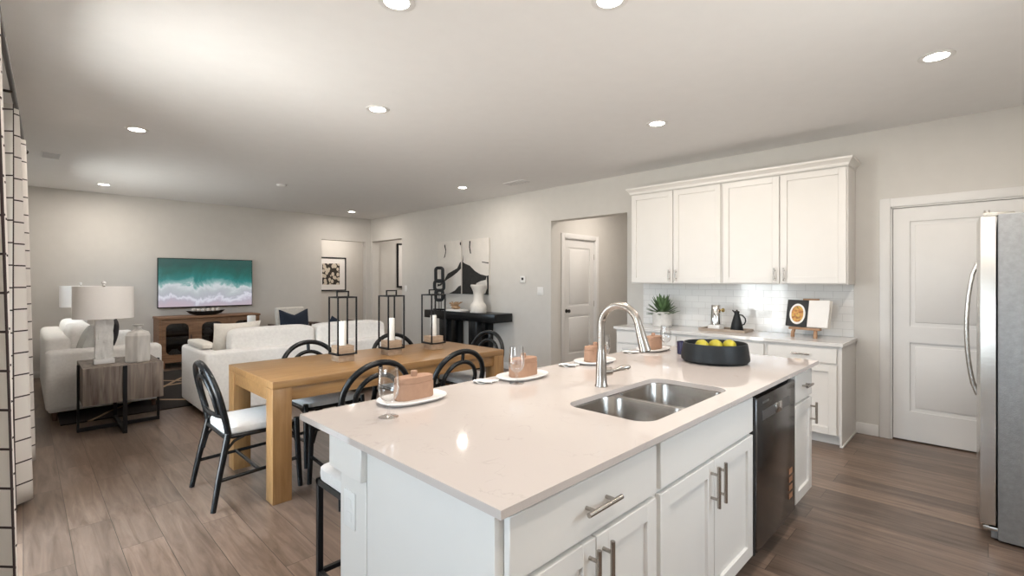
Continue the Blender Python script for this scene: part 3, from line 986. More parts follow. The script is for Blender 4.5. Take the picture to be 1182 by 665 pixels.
def bowl_mesh(bm, x0, x1, y0, y1, ztop, depth, r):
    rings = []
    lv = [(0.0, 0.0, 0.0), (0.004, 0.012, 0.0), (0.012, depth * 0.75, 0.0), (0.022, depth * 0.92, 0.0), (0.055, depth, 0.0)]
    for (ins, dz, _) in lv:
        rr = max(0.02, r - ins * 0.3)
        rings.append([bm.verts.new((p[0], p[1], ztop - dz)) for p in rrect(x0 + ins, x1 - ins, y0 + ins, y1 - ins, rr, 8)])
    n = len(rings[0])
    for a, b2 in zip(rings[:-1], rings[1:]):
        for k in range(n):
            bm.faces.new((a[k], b2[k], b2[(k + 1) % n], a[(k + 1) % n]))
    bm.faces.new(rings[-1][::-1])
    # outside shell
    outs = []
    for (ins, dz, _) in lv:
        rr = max(0.02, r - ins * 0.3) + 0.002
        outs.append([bm.verts.new((p[0], p[1], ztop - dz - (0.003 if dz > 0 else 0))) for p in rrect(x0 + ins - 0.004, x1 - ins + 0.004, y0 + ins - 0.004, y1 - ins + 0.004, rr, 8)])
    for a, b2 in zip(outs[:-1], outs[1:]):
        for k in range(n):
            bm.faces.new((a[k], a[(k + 1) % n], b2[(k + 1) % n], b2[k]))
    bm.faces.new(outs[-1])
    for k in range(n):
        bm.faces.new((rings[0][k], rings[0][(k + 1) % n], outs[0][(k + 1) % n], outs[0][k]))


zs = TOP - TH - 0.0005
bxl = (SINK[0] - 0.004, 1.865, SINK[2] - 0.004, SINK[3] + 0.004)
bxr = (1.893, SINK[1] + 0.004, SINK[2] - 0.004, SINK[3] + 0.004)
for (bx_, nm) in ((bxl, 'basin'), (bxr, 'basin')):
    bm = B(); bowl_mesh(bm, *bx_, zs - 0.0005, 0.20, 0.078)
    bs = obj(nm, bm, M_sinkst, t, world=True, smooth=60)
    bm = B(); lathe(bm, [(0.043, 0.0), (0.043, 0.004), (0.034, 0.005), (0.030, 0.001), (0, 0.001)], 24, ((bx_[0] + bx_[1]) / 2, (bx_[2] + bx_[3]) / 2, zs - 0.2000))
    obj('drain', bm, M_nickel, bs, world=True)
rr_ = 0.078
def arc_(cx, cy, a0, a1, n=8):
    return [(cx + rr_ * cos(a0 + (a1 - a0) * k / n), cy + rr_ * sin(a0 + (a1 - a0) * k / n)) for k in range(n + 1)]
ol = arc_(bxl[1] - rr_, bxl[3] - rr_, pi / 2, 0) + arc_(bxl[1] - rr_, bxl[2] + rr_, 0, -pi / 2) + arc_(bxr[0] + rr_, bxr[2] + rr_, -pi / 2, -pi) + arc_(bxr[0] + rr_, bxr[3] - rr_, pi, pi / 2)
bm = B(); prism(bm, ol, zs - 0.008, zs - 0.0015); obj('divider', bm, M_sinkst, t, world=True)

# faucet
FX, FY = 1.908, 1.294
t = thing('kitchen_faucet', 'brushed nickel gooseneck pull-down faucet standing behind the island sink', 'faucet', (FX, FY, TOP))
bm = B(); lathe(bm, [(0, 0), (0.030, 0), (0.030, 0.006), (0.027, 0.012), (0.026, 0.06), (0.024, 0.11), (0.020, 0.155), (0.0165, 0.175), (0, 0.175)], 28)
obj('faucet_body', bm, M_nickel, t)
bm = B(); pts = [(0, 0, 0.17), (0, 0, 0.22), (0, 0, 0.28)]
R_ = 0.098
for k in range(0, 19):
    a = pi - (pi * 0.90) * k / 18
    pts.append((0, -R_ - R_ * cos(a), 0.285 + R_ * sin(a)))
lx = pts[-1]
pts.append((0, lx[1] - 0.006, lx[2] - 0.02))
tube(bm, pts, 0.0168, 18)
obj('spout', bm, M_nickel, t)
bm = B()
p0 = Vector(pts[-1]); dr = Vector((0, -0.30, -1)).normalized()
tube(bm, [p0 - dr * 0.004, p0 + dr * 0.01, p0 + dr * 0.045, p0 + dr * 0.085, p0 + dr * 0.112, p0 + dr * 0.116], [0.0175, 0.0185, 0.0205, 0.0235, 0.0255, 0.021], 20)
sh = obj('spray_head', bm, M_nickel, t)
bm = B(); q = p0 + dr * 0.05 + Vector((0, 0.017, -0.004)); tube(bm, [q - dr * 0.018, q + dr * 0.018], 0.006, 10); obj('spray_button', bm, M_dark, sh)
bm = B()
tube(bm, [(0.012, -0.008, 0.068), (0.042, -0.028, 0.070), (0.047, -0.031, 0.070)], [0.020, 0.020, 0.013], 18)
tube(bm, [(0.040, -0.027, 0.070), (0.060, -0.042, 0.074), (0.085, -0.058, 0.082), (0.112, -0.075, 0.086), (0.122, -0.081, 0.086)], [0.011, 0.008, 0.012, 0.013, 0.005], 14)
obj('lever', bm, M_nickel, t)

# ------------------------------------------------------------------ place settings on the island
PLACES = [
    # plate x, y, glass x, y
    (1.135, 1.700, 0.935, 1.555),
    (1.800, 1.700, 1.675, 1.622),
    (2.440, 1.700, 2.405, 1.615),
    (3.155, 1.700, 3.205, 1.630),
]
WHERE = ['at the near end of the island countertop', 'second from the near end of the island', 'behind the faucet, third along the island', 'at the far end, left of the black bowl']


def oval(a, b2, n=40, p=2.6):
    return [(a * spow(cos(2 * pi * k / n), 2 / p), b2 * spow(sin(2 * pi * k / n), 2 / p)) for k in range(n)]


PTOP = TOP + 0.0006


def make_platter(lab):
    bm = B()
    rings = []
    for (s, z) in ((0.72, 0.0), (0.90, 0.004), (1.0, 0.014), (0.985, 0.018), (0.90, 0.012), (0.70, 0.009)):
        rings.append([bm.verts.new((p[0], p[1], z)) for p in oval(0.150 * s, 0.098 * (1 - (1 - s) * 1.2))])
    n = len(rings[0])
    for a, b2 in zip(rings[:-1], rings[1:]):
        for k in range(n):
            bm.faces.new((a[k], a[(k + 1) % n], b2[(k + 1) % n], b2[k]))
    bm.faces.new(rings[0][::-1]); bm.faces.new(rings[-1])
    bmesh.ops.recalc_face_normals(bm, faces=bm.faces)
    return tag(obj('platter', bm, M_marble, smooth=50), lab, 'plate', 'white platters on the island')


def make_box(lab):
    t = thing('clay_box', lab, 'box', group='terracotta boxes on the island')
    bm = B(); prism(bm, oval(0.088, 0.040, 40, 3.0), 0.0, 0.066, 0.004); obj('box_body', bm, M_terra, t)
    bm = B(); prism(bm, oval(0.086, 0.039, 40, 3.0), 0.068, 0.090, 0.004); li = obj('lid', bm, M_terra, t)
    bm = B(); prism(bm, oval(0.084, 0.037, 40, 3.0), 0.064, 0.070, 0.0); obj('lid_seam', bm, M_terra, t)
    bm = B(); lathe(bm, [(0, 0.088), (0.013, 0.088), (0.014, 0.094), (0.014, 0.110), (0.011, 0.113), (0, 0.113)], 20); obj('knob', bm, M_terra, li)
    return t


def make_glass(lab):
    prof = [(0, 0), (0.036, 0), (0.036, 0.0015), (0.020, 0.004), (0.0065, 0.008), (0.0050, 0.020), (0.0052, 0.045), (0.010, 0.054), (0.026, 0.066), (0.036, 0.084), (0.0385, 0.105), (0.0365, 0.140), (0.0335, 0.178),
            (0.0325, 0.178), (0.0355, 0.140), (0.0375, 0.105), (0.035, 0.085), (0.025, 0.068), (0.009, 0.058), (0, 0.056)]
    bm = B(); lathe(bm, prof, 36)
    return tag(obj('wine_glass', bm, M_glass, smooth=60), lab, 'wine glass', 'wine glasses on the island')


def make_napkin(lab):
    bm = B(); n = 16
    for layer, z0 in ((0, 0.0015), (1, 0.006)):
        g = {}
        for i in range(n + 1):
            for j in range(n + 1):
                u, v = i / n, j / n
                z = z0 + 0.0085 * (0.5 + 0.5 * sin(9 * v + 2.5 * layer + 1.3 * u)) * (1 - u) + 0.003 * sin(14 * u + 5 * v) ** 2
                g[i, j] = bm.verts.new((-0.075 + 0.075 * u + 0.010 * sin(7 * v + layer), -0.05 + 0.10 * v + 0.008 * sin(5 * u), z))
        for i in range(n):
            for j in range(n):
                bm.faces.new((g[i, j], g[i + 1, j], g[i + 1, j + 1], g[i, j + 1]))
    o = obj('napkin', bm, M_quartz_side, smooth=70)
    md = o.modifiers.new('cloth_thickness', 'SOLIDIFY'); md.thickness = 0.002
    return tag(o, lab, 'napkin', 'white napkins beside the platters')


for k, (px, py, gx, gy) in enumerate(PLACES):
    wh = WHERE[k]
    if k == 0:
        pl0 = make_platter('white oval platter ' + wh); pl0.location = (px, py, PTOP)
        bx0 = make_box('terracotta lidded box on the platter ' + wh); bx0.location = (px + 0.01, py + 0.005, PTOP + 0.0092)
        wg0 = make_glass('empty wine glass ' + wh); wg0.location = (gx, gy, PTOP)
    else:
        o = pl0.copy(); C.objects.link(o); o.location = (px, py, PTOP); o['label'] = 'white oval platter ' + wh
        o = dup(bx0, (px + 0.01, py + 0.005, PTOP + 0.0092), 0, 'terracotta lidded box on the platter ' + wh)
        o = wg0.copy(); C.objects.link(o); o.location = (gx, gy, PTOP); o['label'] = 'empty wine glass ' + wh
np0 = make_napkin('crumpled white napkin left of the platter behind the faucet'); np0.location = (2.262, 1.755, PTOP); np0.rotation_euler.z = 0.5
o = np0.copy(); C.objects.link(o); o.location = (2.972, 1.765, PTOP); o['label'] = 'crumpled white napkin left of the platter at the far end of the island'
o = np0.copy(); C.objects.link(o); o.location = (1.615, 1.765, PTOP); o['label'] = 'crumpled white napkin left of the second platter from the near end'

# fruit bowl
BX, BY = 2.985, 1.195
bm = B()
lathe(bm, [(0, 0.0), (0.150, 0.0), (0.183, 0.004), (0.196, 0.016), (0.196, 0.030), (0.184, 0.108), (0.181, 0.116), (0.176, 0.117), (0.172, 0.110), (0.172, 0.075), (0.150, 0.056), (0, 0.052)], 64)
fb = obj('fruit_bowl', bm, M_bowl, smooth=45); fb.location = (BX, BY, PTOP)
tag(fb, 'wide matte black bowl of lemons on the far end of the island', 'bowl')
LEM = [(2.927, 1.252, -0.78, 'greenish lemon at the left in the black bowl'), (2.985, 1.192, -0.70, 'lemon in the middle of the black bowl'), (3.044, 1.131, -0.95, 'lemon at the right in the black bowl')]
l0 = None
for (x, y, r, lab) in LEM:
    if l0 is None:
        bm = B()
        prof = [(0, -0.052), (0.006, -0.050), (0.010, -0.044), (0.024, -0.036), (0.036, -0.018), (0.040, 0.0), (0.037, 0.018), (0.025, 0.036), (0.010, 0.045), (0.006, 0.050), (0, 0.052)]
        lathe(bm, prof, 28)
        bm.transform(Matrix.Rotation(pi / 2, 4, 'X'))
        lm = obj('lemon', bm, M_lemon, smooth=60); l0 = lm
    else:
        lm = l0.copy(); C.objects.link(lm)
    lm.location = (x, y, TOP + 0.0955); lm.rotation_euler = (0, 0, r)
    tag(lm, lab, 'lemon', 'lemons in the black bowl')

# navy mug
t = thing('mug', 'navy mug half hidden behind the left side of the black bowl', 'mug', (3.136, 1.468, TOP))
bm = B(); lathe(bm, [(0, 0), (0.036, 0), (0.040, 0.004), (0.042, 0.085), (0.038, 0.085), (0.036, 0.008), (0, 0.008)], 32); obj('cup', bm, M_navyc, t)
bm = B(); tube(bm, [(0.028 + 0.012, -0.008, 0.07), (0.062, -0.014, 0.066), (0.072, -0.016, 0.045), (0.062, -0.014, 0.022), (0.040, -0.008, 0.018)], 0.0055, 10); obj('handle', bm, M_white, t)['label'] = 'white mug handle'

# counter stool
t = thing('counter_stool', 'black metal counter stool with white cushion under the island overhang', 'stool', (1.02, 1.69, 0))
SZ = 0.615
a = 0.195
bm = B()
for (x0, y0, x1, y1) in ((-a, -a, a, -a), (-a, a, a, a), (-a, -a, -a, a), (a, -a, a, a)):
    box(bm, min(x0, x1) - 0.011, max(x0, x1) + 0.011, min(y0, y1) - 0.011, max(y0, y1) + 0.011, SZ - 0.024, SZ, 0.002, 1)
obj('seat_frame', bm, M_blackm, t)
for sx in (-1, 1):
    for sy in (-1, 1):
        bm = B(); box(bm, sx * a - 0.011, sx * a + 0.011, sy * a - 0.011, sy * a + 0.011, 0, SZ - 0.024, 0.002, 1); obj('leg', bm, M_blackm, t)
bm = B()
for (x0, y0, x1, y1) in ((-a, -a, a, -a), (-a, a, a, a), (-a, -a, -a, a), (a, -a, a, a)):
    box(bm, min(x0, x1), max(x0, x1) + 0.0, min(y0, y1) - 0.009, max(y0, y1) + 0.009, 0.235, 0.253, 0.001, 1) if y0 == y1 else box(bm, x0 - 0.009, x0 + 0.009, -a, a, 0.235, 0.253, 0.001, 1)
obj('foot_rail', bm, M_blackm, t)
bm = B(); superell(bm, (0, 0, SZ + 0.026), (0.207, 0.207, 0.032), 0.3, 0.22, 40, 14); obj('cushion', bm, M_seat, t)

# ------------------------------------------------------------------ kitchen wall: uppers, base run, counter, backsplash
UX = XR - 0.33
F_up = lambda u, d, z: (UX - d + 0.020, u, z)


def upper(label, y0, y1):
    t = thing('wall_cabinet', label, 'cabinet', (XR - 0.155, (y0 + y1) / 2, 1.362), group='white wall cabinets')
    bm = B(); box(bm, UX + 0.021, XR - 0.002, y0, y1, 1.362, 2.420, 0.001, 1); obj('body', bm, M_cab, t, world=True)
    mid = (y0 + y1) / 2
    for (a, b2, hu) in ((y0 + 0.012, mid - 0.004, mid - 0.04), (mid + 0.004, y1 - 0.012, mid + 0.04)):
        bm = B(); shaker(bm, F_up, a, b2, 1.372, 2.395)
        d = obj('door', bm, M_cab, t, world=True)
        bar_pull(d, F_up, hu, 0.020, 1.455, 0.125, True)
    return t


upper('white double-door wall cabinet on the right, nearer the door', 0.872, 1.954)
upper('white double-door wall cabinet on the left, above the potted plant', 1.956, 3.015)
bm = B()
prof = [(0, 2.400), (0.0, 2.412), (0.012, 2.425), (0.020, 2.445), (0.040, 2.462), (0.046, 2.470), (0.046, 2.482), (-0.02, 2.482), (-0.02, 2.421), (-0.0001, 2.421)]
# sweep the crown profile round the cabinet tops
path = [(XR - 0.002, 0.872, 0, -1), (UX + 0.0, 0.872, -1, -1), (UX + 0.0, 3.015, -1, 1), (XR - 0.002, 3.015, 0, 1)]
cp = [(0.001, 2.402), (0.010, 2.412), (0.014, 2.430), (0.034, 2.456), (0.042, 2.462), (0.042, 2.480), (-0.018, 2.480), (-0.018, 2.4215), (0.001, 2.4215)]
rings = []
for (px, py, nx, ny) in path:
    rings.append([bm.verts.new((px + nx * o_, py + ny * o_, z)) for (o_, z) in cp])
for a, b2 in zip(rings[:-1], rings[1:]):
    for k in range(len(cp)):
        bm.faces.new((a[k], a[(k + 1) % len(cp)], b2[(k + 1) % len(cp)], b2[k]))
bm.faces.new(rings[0]); bm.faces.new(rings[-1][::-1])
bmesh.ops.recalc_face_normals(bm, faces=bm.faces)
tag(centre(obj('crown_molding', bm, M_cab, smooth=25)), 'white crown molding running along the top of the wall cabinets', 'molding')

CT = 0.872         # top of the wall counter
BXF = 4.795        # box face of the base run
F_base = lambda u, d, z: (BXF - d, u, z)
DB = XR - BXF - 0.002
base_cabinet('base_cabinet', 'white base cabinet at the right end of the wall counter, by the door', F_base, 0.884, 1.447, DB, CT - 0.031, 0.085, 0.690, 1, 1, hnd=0.14, reveal=0.018)
base_cabinet('base_cabinet', 'white base cabinet in the middle of the wall counter, behind the black bowl', F_base, 1.449, 2.30, DB, CT - 0.031, 0.085, 0.690, 2, 1, hnd=0.14, reveal=0.018)
base_cabinet('base_cabinet', 'white base cabinet at the left end of the wall counter, under the plant', F_base, 2.302, 3.045, DB, CT - 0.031, 0.085, 0.690, 2, 1, hnd=0.14, reveal=0.018)
bm = B(); box(bm, BXF - 0.002, XR - 0.002, 0.868, 0.883, 0, CT - 0.031, 0.001, 1); box(bm, BXF - 0.004, XR - 0.016, 0.858, 0.868, 0, 0.018, 0.003, 2)
tag(centre(obj('cabinet_side_panel', bm, M_cab)), 'white side panel closing the right end of the wall cabinets', 'panel')
bm = B(); box(bm, BXF - 0.035, XR - 0.001, 0.855, 3.065, CT - 0.030, CT, 0.002, 1)
tag(centre(obj('wall_countertop', bm, M_quartz2)), 'pale quartz countertop along the tiled kitchen wall', 'countertop')
bm = B(); box(bm, XR - 0.009, XR - 0.0005, 0.882, 3.03, CT + 0.001, 1.361)
tag(centre(obj('tile_backsplash', bm, M_tile)), 'glossy white subway tile backsplash under the wall cabinets', 'backsplash')
bm = B(); box(bm, XR - 0.012, XR - 0.0092, 1.0, 1.07, 1.05, 1.165, 0.001, 1)
tag(centre(obj('outlet', bm, M_plastic)), 'white outlet plate on the backsplash right of the open cookbook', 'outlet')

# potted succulent
PX, PY = 5.150, 2.662
t = thing('potted_plant', 'spiky green succulent in a pale round pot on the wall counter', 'plant', (PX, PY, CT))
bm = B(); lathe(bm, [(0, 0), (0.098, 0), (0.105, 0.006), (0.110, 0.165), (0.104, 0.170), (0.099, 0.165), (0.097, 0.14), (0, 0.14)], 40); obj('pot', bm, M_pot, t)
bm = B(); lathe(bm, [(0, 0.139), (0.0965, 0.139), (0.0965, 0.146), (0, 0.150)], 28); obj('soil', bm, M_soil, t)
bm = B(); rnd = random.Random(3)
for k in range(64):
    az = k * 2.39996; f_ = (k + 0.5) / 64
    el = radians(87 - 68 * f_ ** 0.8 + rnd.uniform(-6, 6))
    Lg = (0.17 + 0.05 * rnd.random()) * (1.0 if f_ > 0.15 else 0.95)
    h0 = 0.145 + 0.07 * (1 - f_)
    n = 6; wmax = 0.021 + 0.005 * rnd.random()
    d = Vector((cos(az) * cos(el), sin(az) * cos(el), sin(el))); side = Vector((-sin(az), cos(az), 0)); nr = d.cross(side)
    base = Vector((0.02 * cos(az), 0.02 * sin(az), h0 - 0.03))
    rows = []
    Lg *= 0.88 if d.x > 0.5 else 1.0
    for i in range(n + 1):
        s = i / n
        wv = wmax * (0.55 + 0.9 * s) * (1 - s ** 3) if s < 1 else 0.0008
        p = base + d * (Lg * s) + Vector((0, 0, -0.035 * s * s * cos(el)))
        rows.append([bm.verts.new(p + side * wv), bm.verts.new(p - nr * wv * 0.35), bm.verts.new(p - side * wv), bm.verts.new(p + nr * 0.003)])
    for a, b2 in zip(rows[:-1], rows[1:]):
        for q in range(4):
            bm.faces.new((a[q], a[(q + 1) % 4], b2[(q + 1) % 4], b2[q]))
    bm.faces.new(rows[0]); bm.faces.new(rows[-1][::-1])
for v in bm.verts:
    v.co.x = min(v.co.x, 0.205)
bmesh.ops.recalc_face_normals(bm, faces=bm.faces)
obj('foliage', bm, M_leaf, t, smooth=50)

# tray with the chrome grinder and the black jug
TX, TY = 5.155, 1.955
t = thing('serving_tray', 'low pale wooden tray holding a chrome canister and a black jug', 'tray', (TX, TY, CT))
hw, hl = 0.125, 0.235
bm = B(); box(bm, -hw, hw, -hl, hl, 0, 0.010, 0.002, 1); obj('tray_base', bm, M_tray, t)
bm = B(); box(bm, -hw, hw, -hl, -hl + 0.012, 0.010, 0.026, 0.002, 1); box(bm, -hw, hw, hl - 0.012, hl, 0.010, 0.026, 0.002, 1)
box(bm, -hw, -hw + 0.012, -hl + 0.012, hl - 0.012, 0.010, 0.026, 0.002, 1); box(bm, hw - 0.012, hw, -hl + 0.012, hl - 0.012, 0.010, 0.026, 0.002, 1)
obj('tray_rim', bm, M_tray, t)
t = thing('coffee_canister', 'chrome cylinder on a white marble foot with a brass knob, on the tray', 'canister', (5.135, 2.045, CT + 0.0105))
bm = B(); lathe(bm, [(0, 0.05), (0.060, 0.05), (0.060, 0.054), (0.054, 0.060), (0.048, 0.255), (0.046, 0.258), (0, 0.258)], 40); cy = obj('cylinder', bm, M_chrome, t)
bm = B(); prism(bm, rrect(-0.066, 0.066, -0.066, 0.066, 0.02, 5), 0.0, 0.05, 0.004); obj('foot', bm, M_marble, t)
bm = B(); lathe(bm, [(0, 0.0), (0.006, 0.0), (0.006, 0.015), (0.020, 0.018), (0.022, 0.034), (0.014, 0.042), (0, 0.043)], 20); bm.transform(Matrix.Translation((0.0, -0.046, 0.205)) @ Matrix.Rotation(pi / 2, 4, 'X')); obj('knob', bm, M_brass, cy)
t = thing('jug', 'conical matte black jug with a looped handle on the tray', 'jug', (5.140, 1.835, CT + 0.0105))
bm = B(); lathe(bm, [(0, 0), (0.060, 0), (0.063, 0.006), (0.050, 0.075), (0.030, 0.150), (0.024, 0.172), (0.026, 0.192), (0.021, 0.192), (0.019, 0.17), (0.0, 0.165)], 36); obj('jug_body', bm, M_bowl, t)
bm = B(); tube(bm, [(0, -0.025, 0.165), (0, -0.055, 0.160), (0, -0.082, 0.130), (0, -0.086, 0.100), (0, -0.072, 0.070), (0, -0.050, 0.062)], 0.007, 12); obj('handle', bm, M_bowl, t)
bm = B(); lathe(bm, [(0, 0.192), (0.027, 0.192), (0.027, 0.198), (0.008, 0.206), (0.008, 0.214), (0, 0.216)], 20); tube(bm, [(0, 0.02, 0.19), (0, 0.045, 0.208)], [0.010, 0.005], 10); obj('lid', bm, M_knob, t)

# open cookbook on a wooden easel; local frame: x to the right along the counter (-y world), y away from the viewer
EX, EY = 5.115, 1.200
R_e = Matrix.Rotation(-pi / 2 - 0.12, 4, 'Z')
t = thing('book_easel', 'small wooden easel stand holding the open cookbook', 'book stand', (EX, EY, CT), rotz=-pi / 2 - 0.12)
tilt = radians(14)
bm = B(); box(bm, -0.13, 0.13, -0.075, -0.015, 0.070, 0.090, 0.004); obj('ledge', bm, M_easel, t)
for sx in (-1, 1):
    bm = B(); tube(bm, [(sx * 0.095, -0.07, 0.0), (sx * 0.095, -0.068, 0.04), (sx * 0.09, -0.045, 0.074)], [0.017, 0.017, 0.015], 10); obj('leg', bm, M_easel, t)
bm = B()
Mb = Matrix.Translation((0, 0.004, 0.085)) @ Matrix.Rotation(-tilt, 4, 'X')
box(bm, -0.07, 0.07, 0.028, 0.040, 0.03, 0.285, 0.004, 2, 0, Mb); obj('back_board', bm, M_easel, t)
t = thing('cookbook', 'open cookbook with a plate of food on its left page', 'book', tuple(Vector((EX, EY, CT)) + R_e.to_3x3() @ Vector((0, 0.0, 0.0915))), rotz=-pi / 2 - 0.12)
Mp = Matrix.Translation((0, -0.012, 0.001)) @ Matrix.Rotation(-tilt, 4, 'X')
HB = 0.255
for (x0, x1, ang, mm, nm) in ((-0.178, 0.0, 0.10, M_dark, 'left_page'), (0.0, 0.178, -0.10, M_paper, 'right_page')):
    bm = B(); Mr = Mp @ Matrix.Rotation(ang, 4, 'Z')
    box(bm, x0, x1, 0.002, 0.016, 0.002, HB, 0.003, 1, 0, Mr)
    pg = obj(nm, bm, mm, t)
    pg['label'] = 'dark page with a photographed plate' if x0 < 0 else 'blank white page'
    if x0 < 0:
        bm = B(); o_ = oval(0.066, 0.098, 36, 2.0); o_ = [(p[0] - 0.085, p[1] + 0.120) for p in o_]
        t2 = bmesh.new(); prism(t2, o_, -0.0015, 0.0005); t2.transform(Mr @ Matrix.Translation((0, 0.0015, 0)) @ Matrix.Rotation(pi / 2, 4, 'X')); merge(bm, t2)
        pp = obj('printed_plate', bm, M_paper, pg)
        bm = B(); o_ = oval(0.050, 0.078, 36, 2.2); o_ = [(p[0] - 0.085, p[1] + 0.120) for p in o_]
        t2 = bmesh.new(); prism(t2, o_, -0.0015, 0.0015); t2.transform(Mr @ Matrix.Translation((0, 0.0015, 0)) @ Matrix.Rotation(pi / 2, 4, 'X')); merge(bm, t2)
        obj('printed_food', bm, M_food, pg)
bm = B(); box(bm, -0.182, 0.182, 0.0165, 0.021, 0.0, HB + 0.003, 0.001, 1, 0, Mp @ Matrix.Translation((0, 0.018, 0))); obj('cover', bm, M_sofa2, t)

# ------------------------------------------------------------------ refrigerator
RX0, RX1 = 3.645, 4.555
t = thing('refrigerator', 'stainless refrigerator with grey textured side at the right edge', 'refrigerator', ((RX0 + RX1) / 2, -0.4, 0))
bm = B(); box(bm, RX0, RX1, -0.79, -0.036, 0.012, 1.752, 0.006); obj('body', bm, M_fside, t, world=True)
bm = B(); box(bm, RX0 + 0.02, RX1 - 0.02, -0.07, -0.010, 0.012, 0.075, 0.004); obj('toe_grille', bm, M_fside, t, world=True)
mid = (RX0 + RX1) / 2
for (a, b2) in ((RX0 + 0.002, mid - 0.004), (mid + 0.004, RX1 - 0.002)):
    bm = B()
    o_ = []
    n = 10
    for k in range(n + 1):
        u = a + (b2 - a) * k / n
        q = (u - RX0) / (RX1 - RX0)
        o_.append((u, 0.030 + 0.020 * (1 - (2 * q - 1) ** 2)))
    o_ += [(b2, -0.028), (a, -0.028)]
    prism(bm, o_, 0.085, 1.742, 0.003)
    d = obj('door', bm, M_steel, t, world=True)
    hx = b2 - 0.035 if a < mid - 0.1 else a + 0.035
    bm = B(); pts = []
    for k in range(13):
        s = k / 12
        pts.append((hx, 0.046 + 0.050 * (sin(pi * s)) ** 0.6 if 0 < s < 1 else 0.046, 0.705 + 0.80 * s))
    tube(bm, pts, [0.011] * 13, 12)
    obj('handle', bm, M_steel, d, world=True)
for z in (1.7425, 0.055):
    bm = B(); box(bm, RX0 + 0.004, RX0 + 0.075, -0.10, 0.022, z, z + 0.020, 0.004); tube(bm, [(RX0 + 0.022, 0.006, z - 0.0), (RX0 + 0.022, 0.006, z + 0.034)], 0.012, 12)
    obj('hinge', bm, M_hinge, t, world=True)
for x in (RX0 + 0.06, RX1 - 0.06):
    for y in (-0.08, -0.74):
        bm = B(); lathe(bm, [(0, 0), (0.02, 0), (0.02, 0.013), (0, 0.013)], 14, (x, y, 0)); obj('foot', bm, M_gap, t, world=True)

# ------------------------------------------------------------------ dining table
DX0, DX1, DY0, DY1, DZ = 1.085, 3.09, 3.155, 4.065, 0.766
t = thing('dining_table', 'long oak dining table with square legs behind the island', 'table', ((DX0 + DX1) / 2, (DY0 + DY1) / 2, 0))
bm = B(); box(bm, DX0, DX1, DY0, DY1, DZ - 0.048, DZ, 0.003); obj('tabletop', bm, M_table, t, world=True)
LW = 0.118
for sx in (0, 1):
    for sy in (0, 1):
        x = DX0 if sx == 0 else DX1 - LW; y = DY0 if sy == 0 else DY1 - LW
        bm = B(); box(bm, x + 0.0005, x + LW - 0.0005, y + 0.0005, y + LW - 0.0005, 0, DZ - 0.0485, 0.003); obj('leg', bm, M_tleg, t, world=True)
bm = B()
for y0 in (DY0 + 0.018, DY1 - 0.043):
    box(bm, DX0 + LW, DX1 - LW, y0, y0 + 0.025, DZ - 0.135, DZ - 0.049, 0.002)
for x0 in (DX0 + 0.012, DX1 - 0.037):
    box(bm, x0, x0 + 0.025, DY0 + LW, DY1 - LW, DZ - 0.135, DZ - 0.049, 0.002)
obj('apron', bm, M_table, t, world=True)


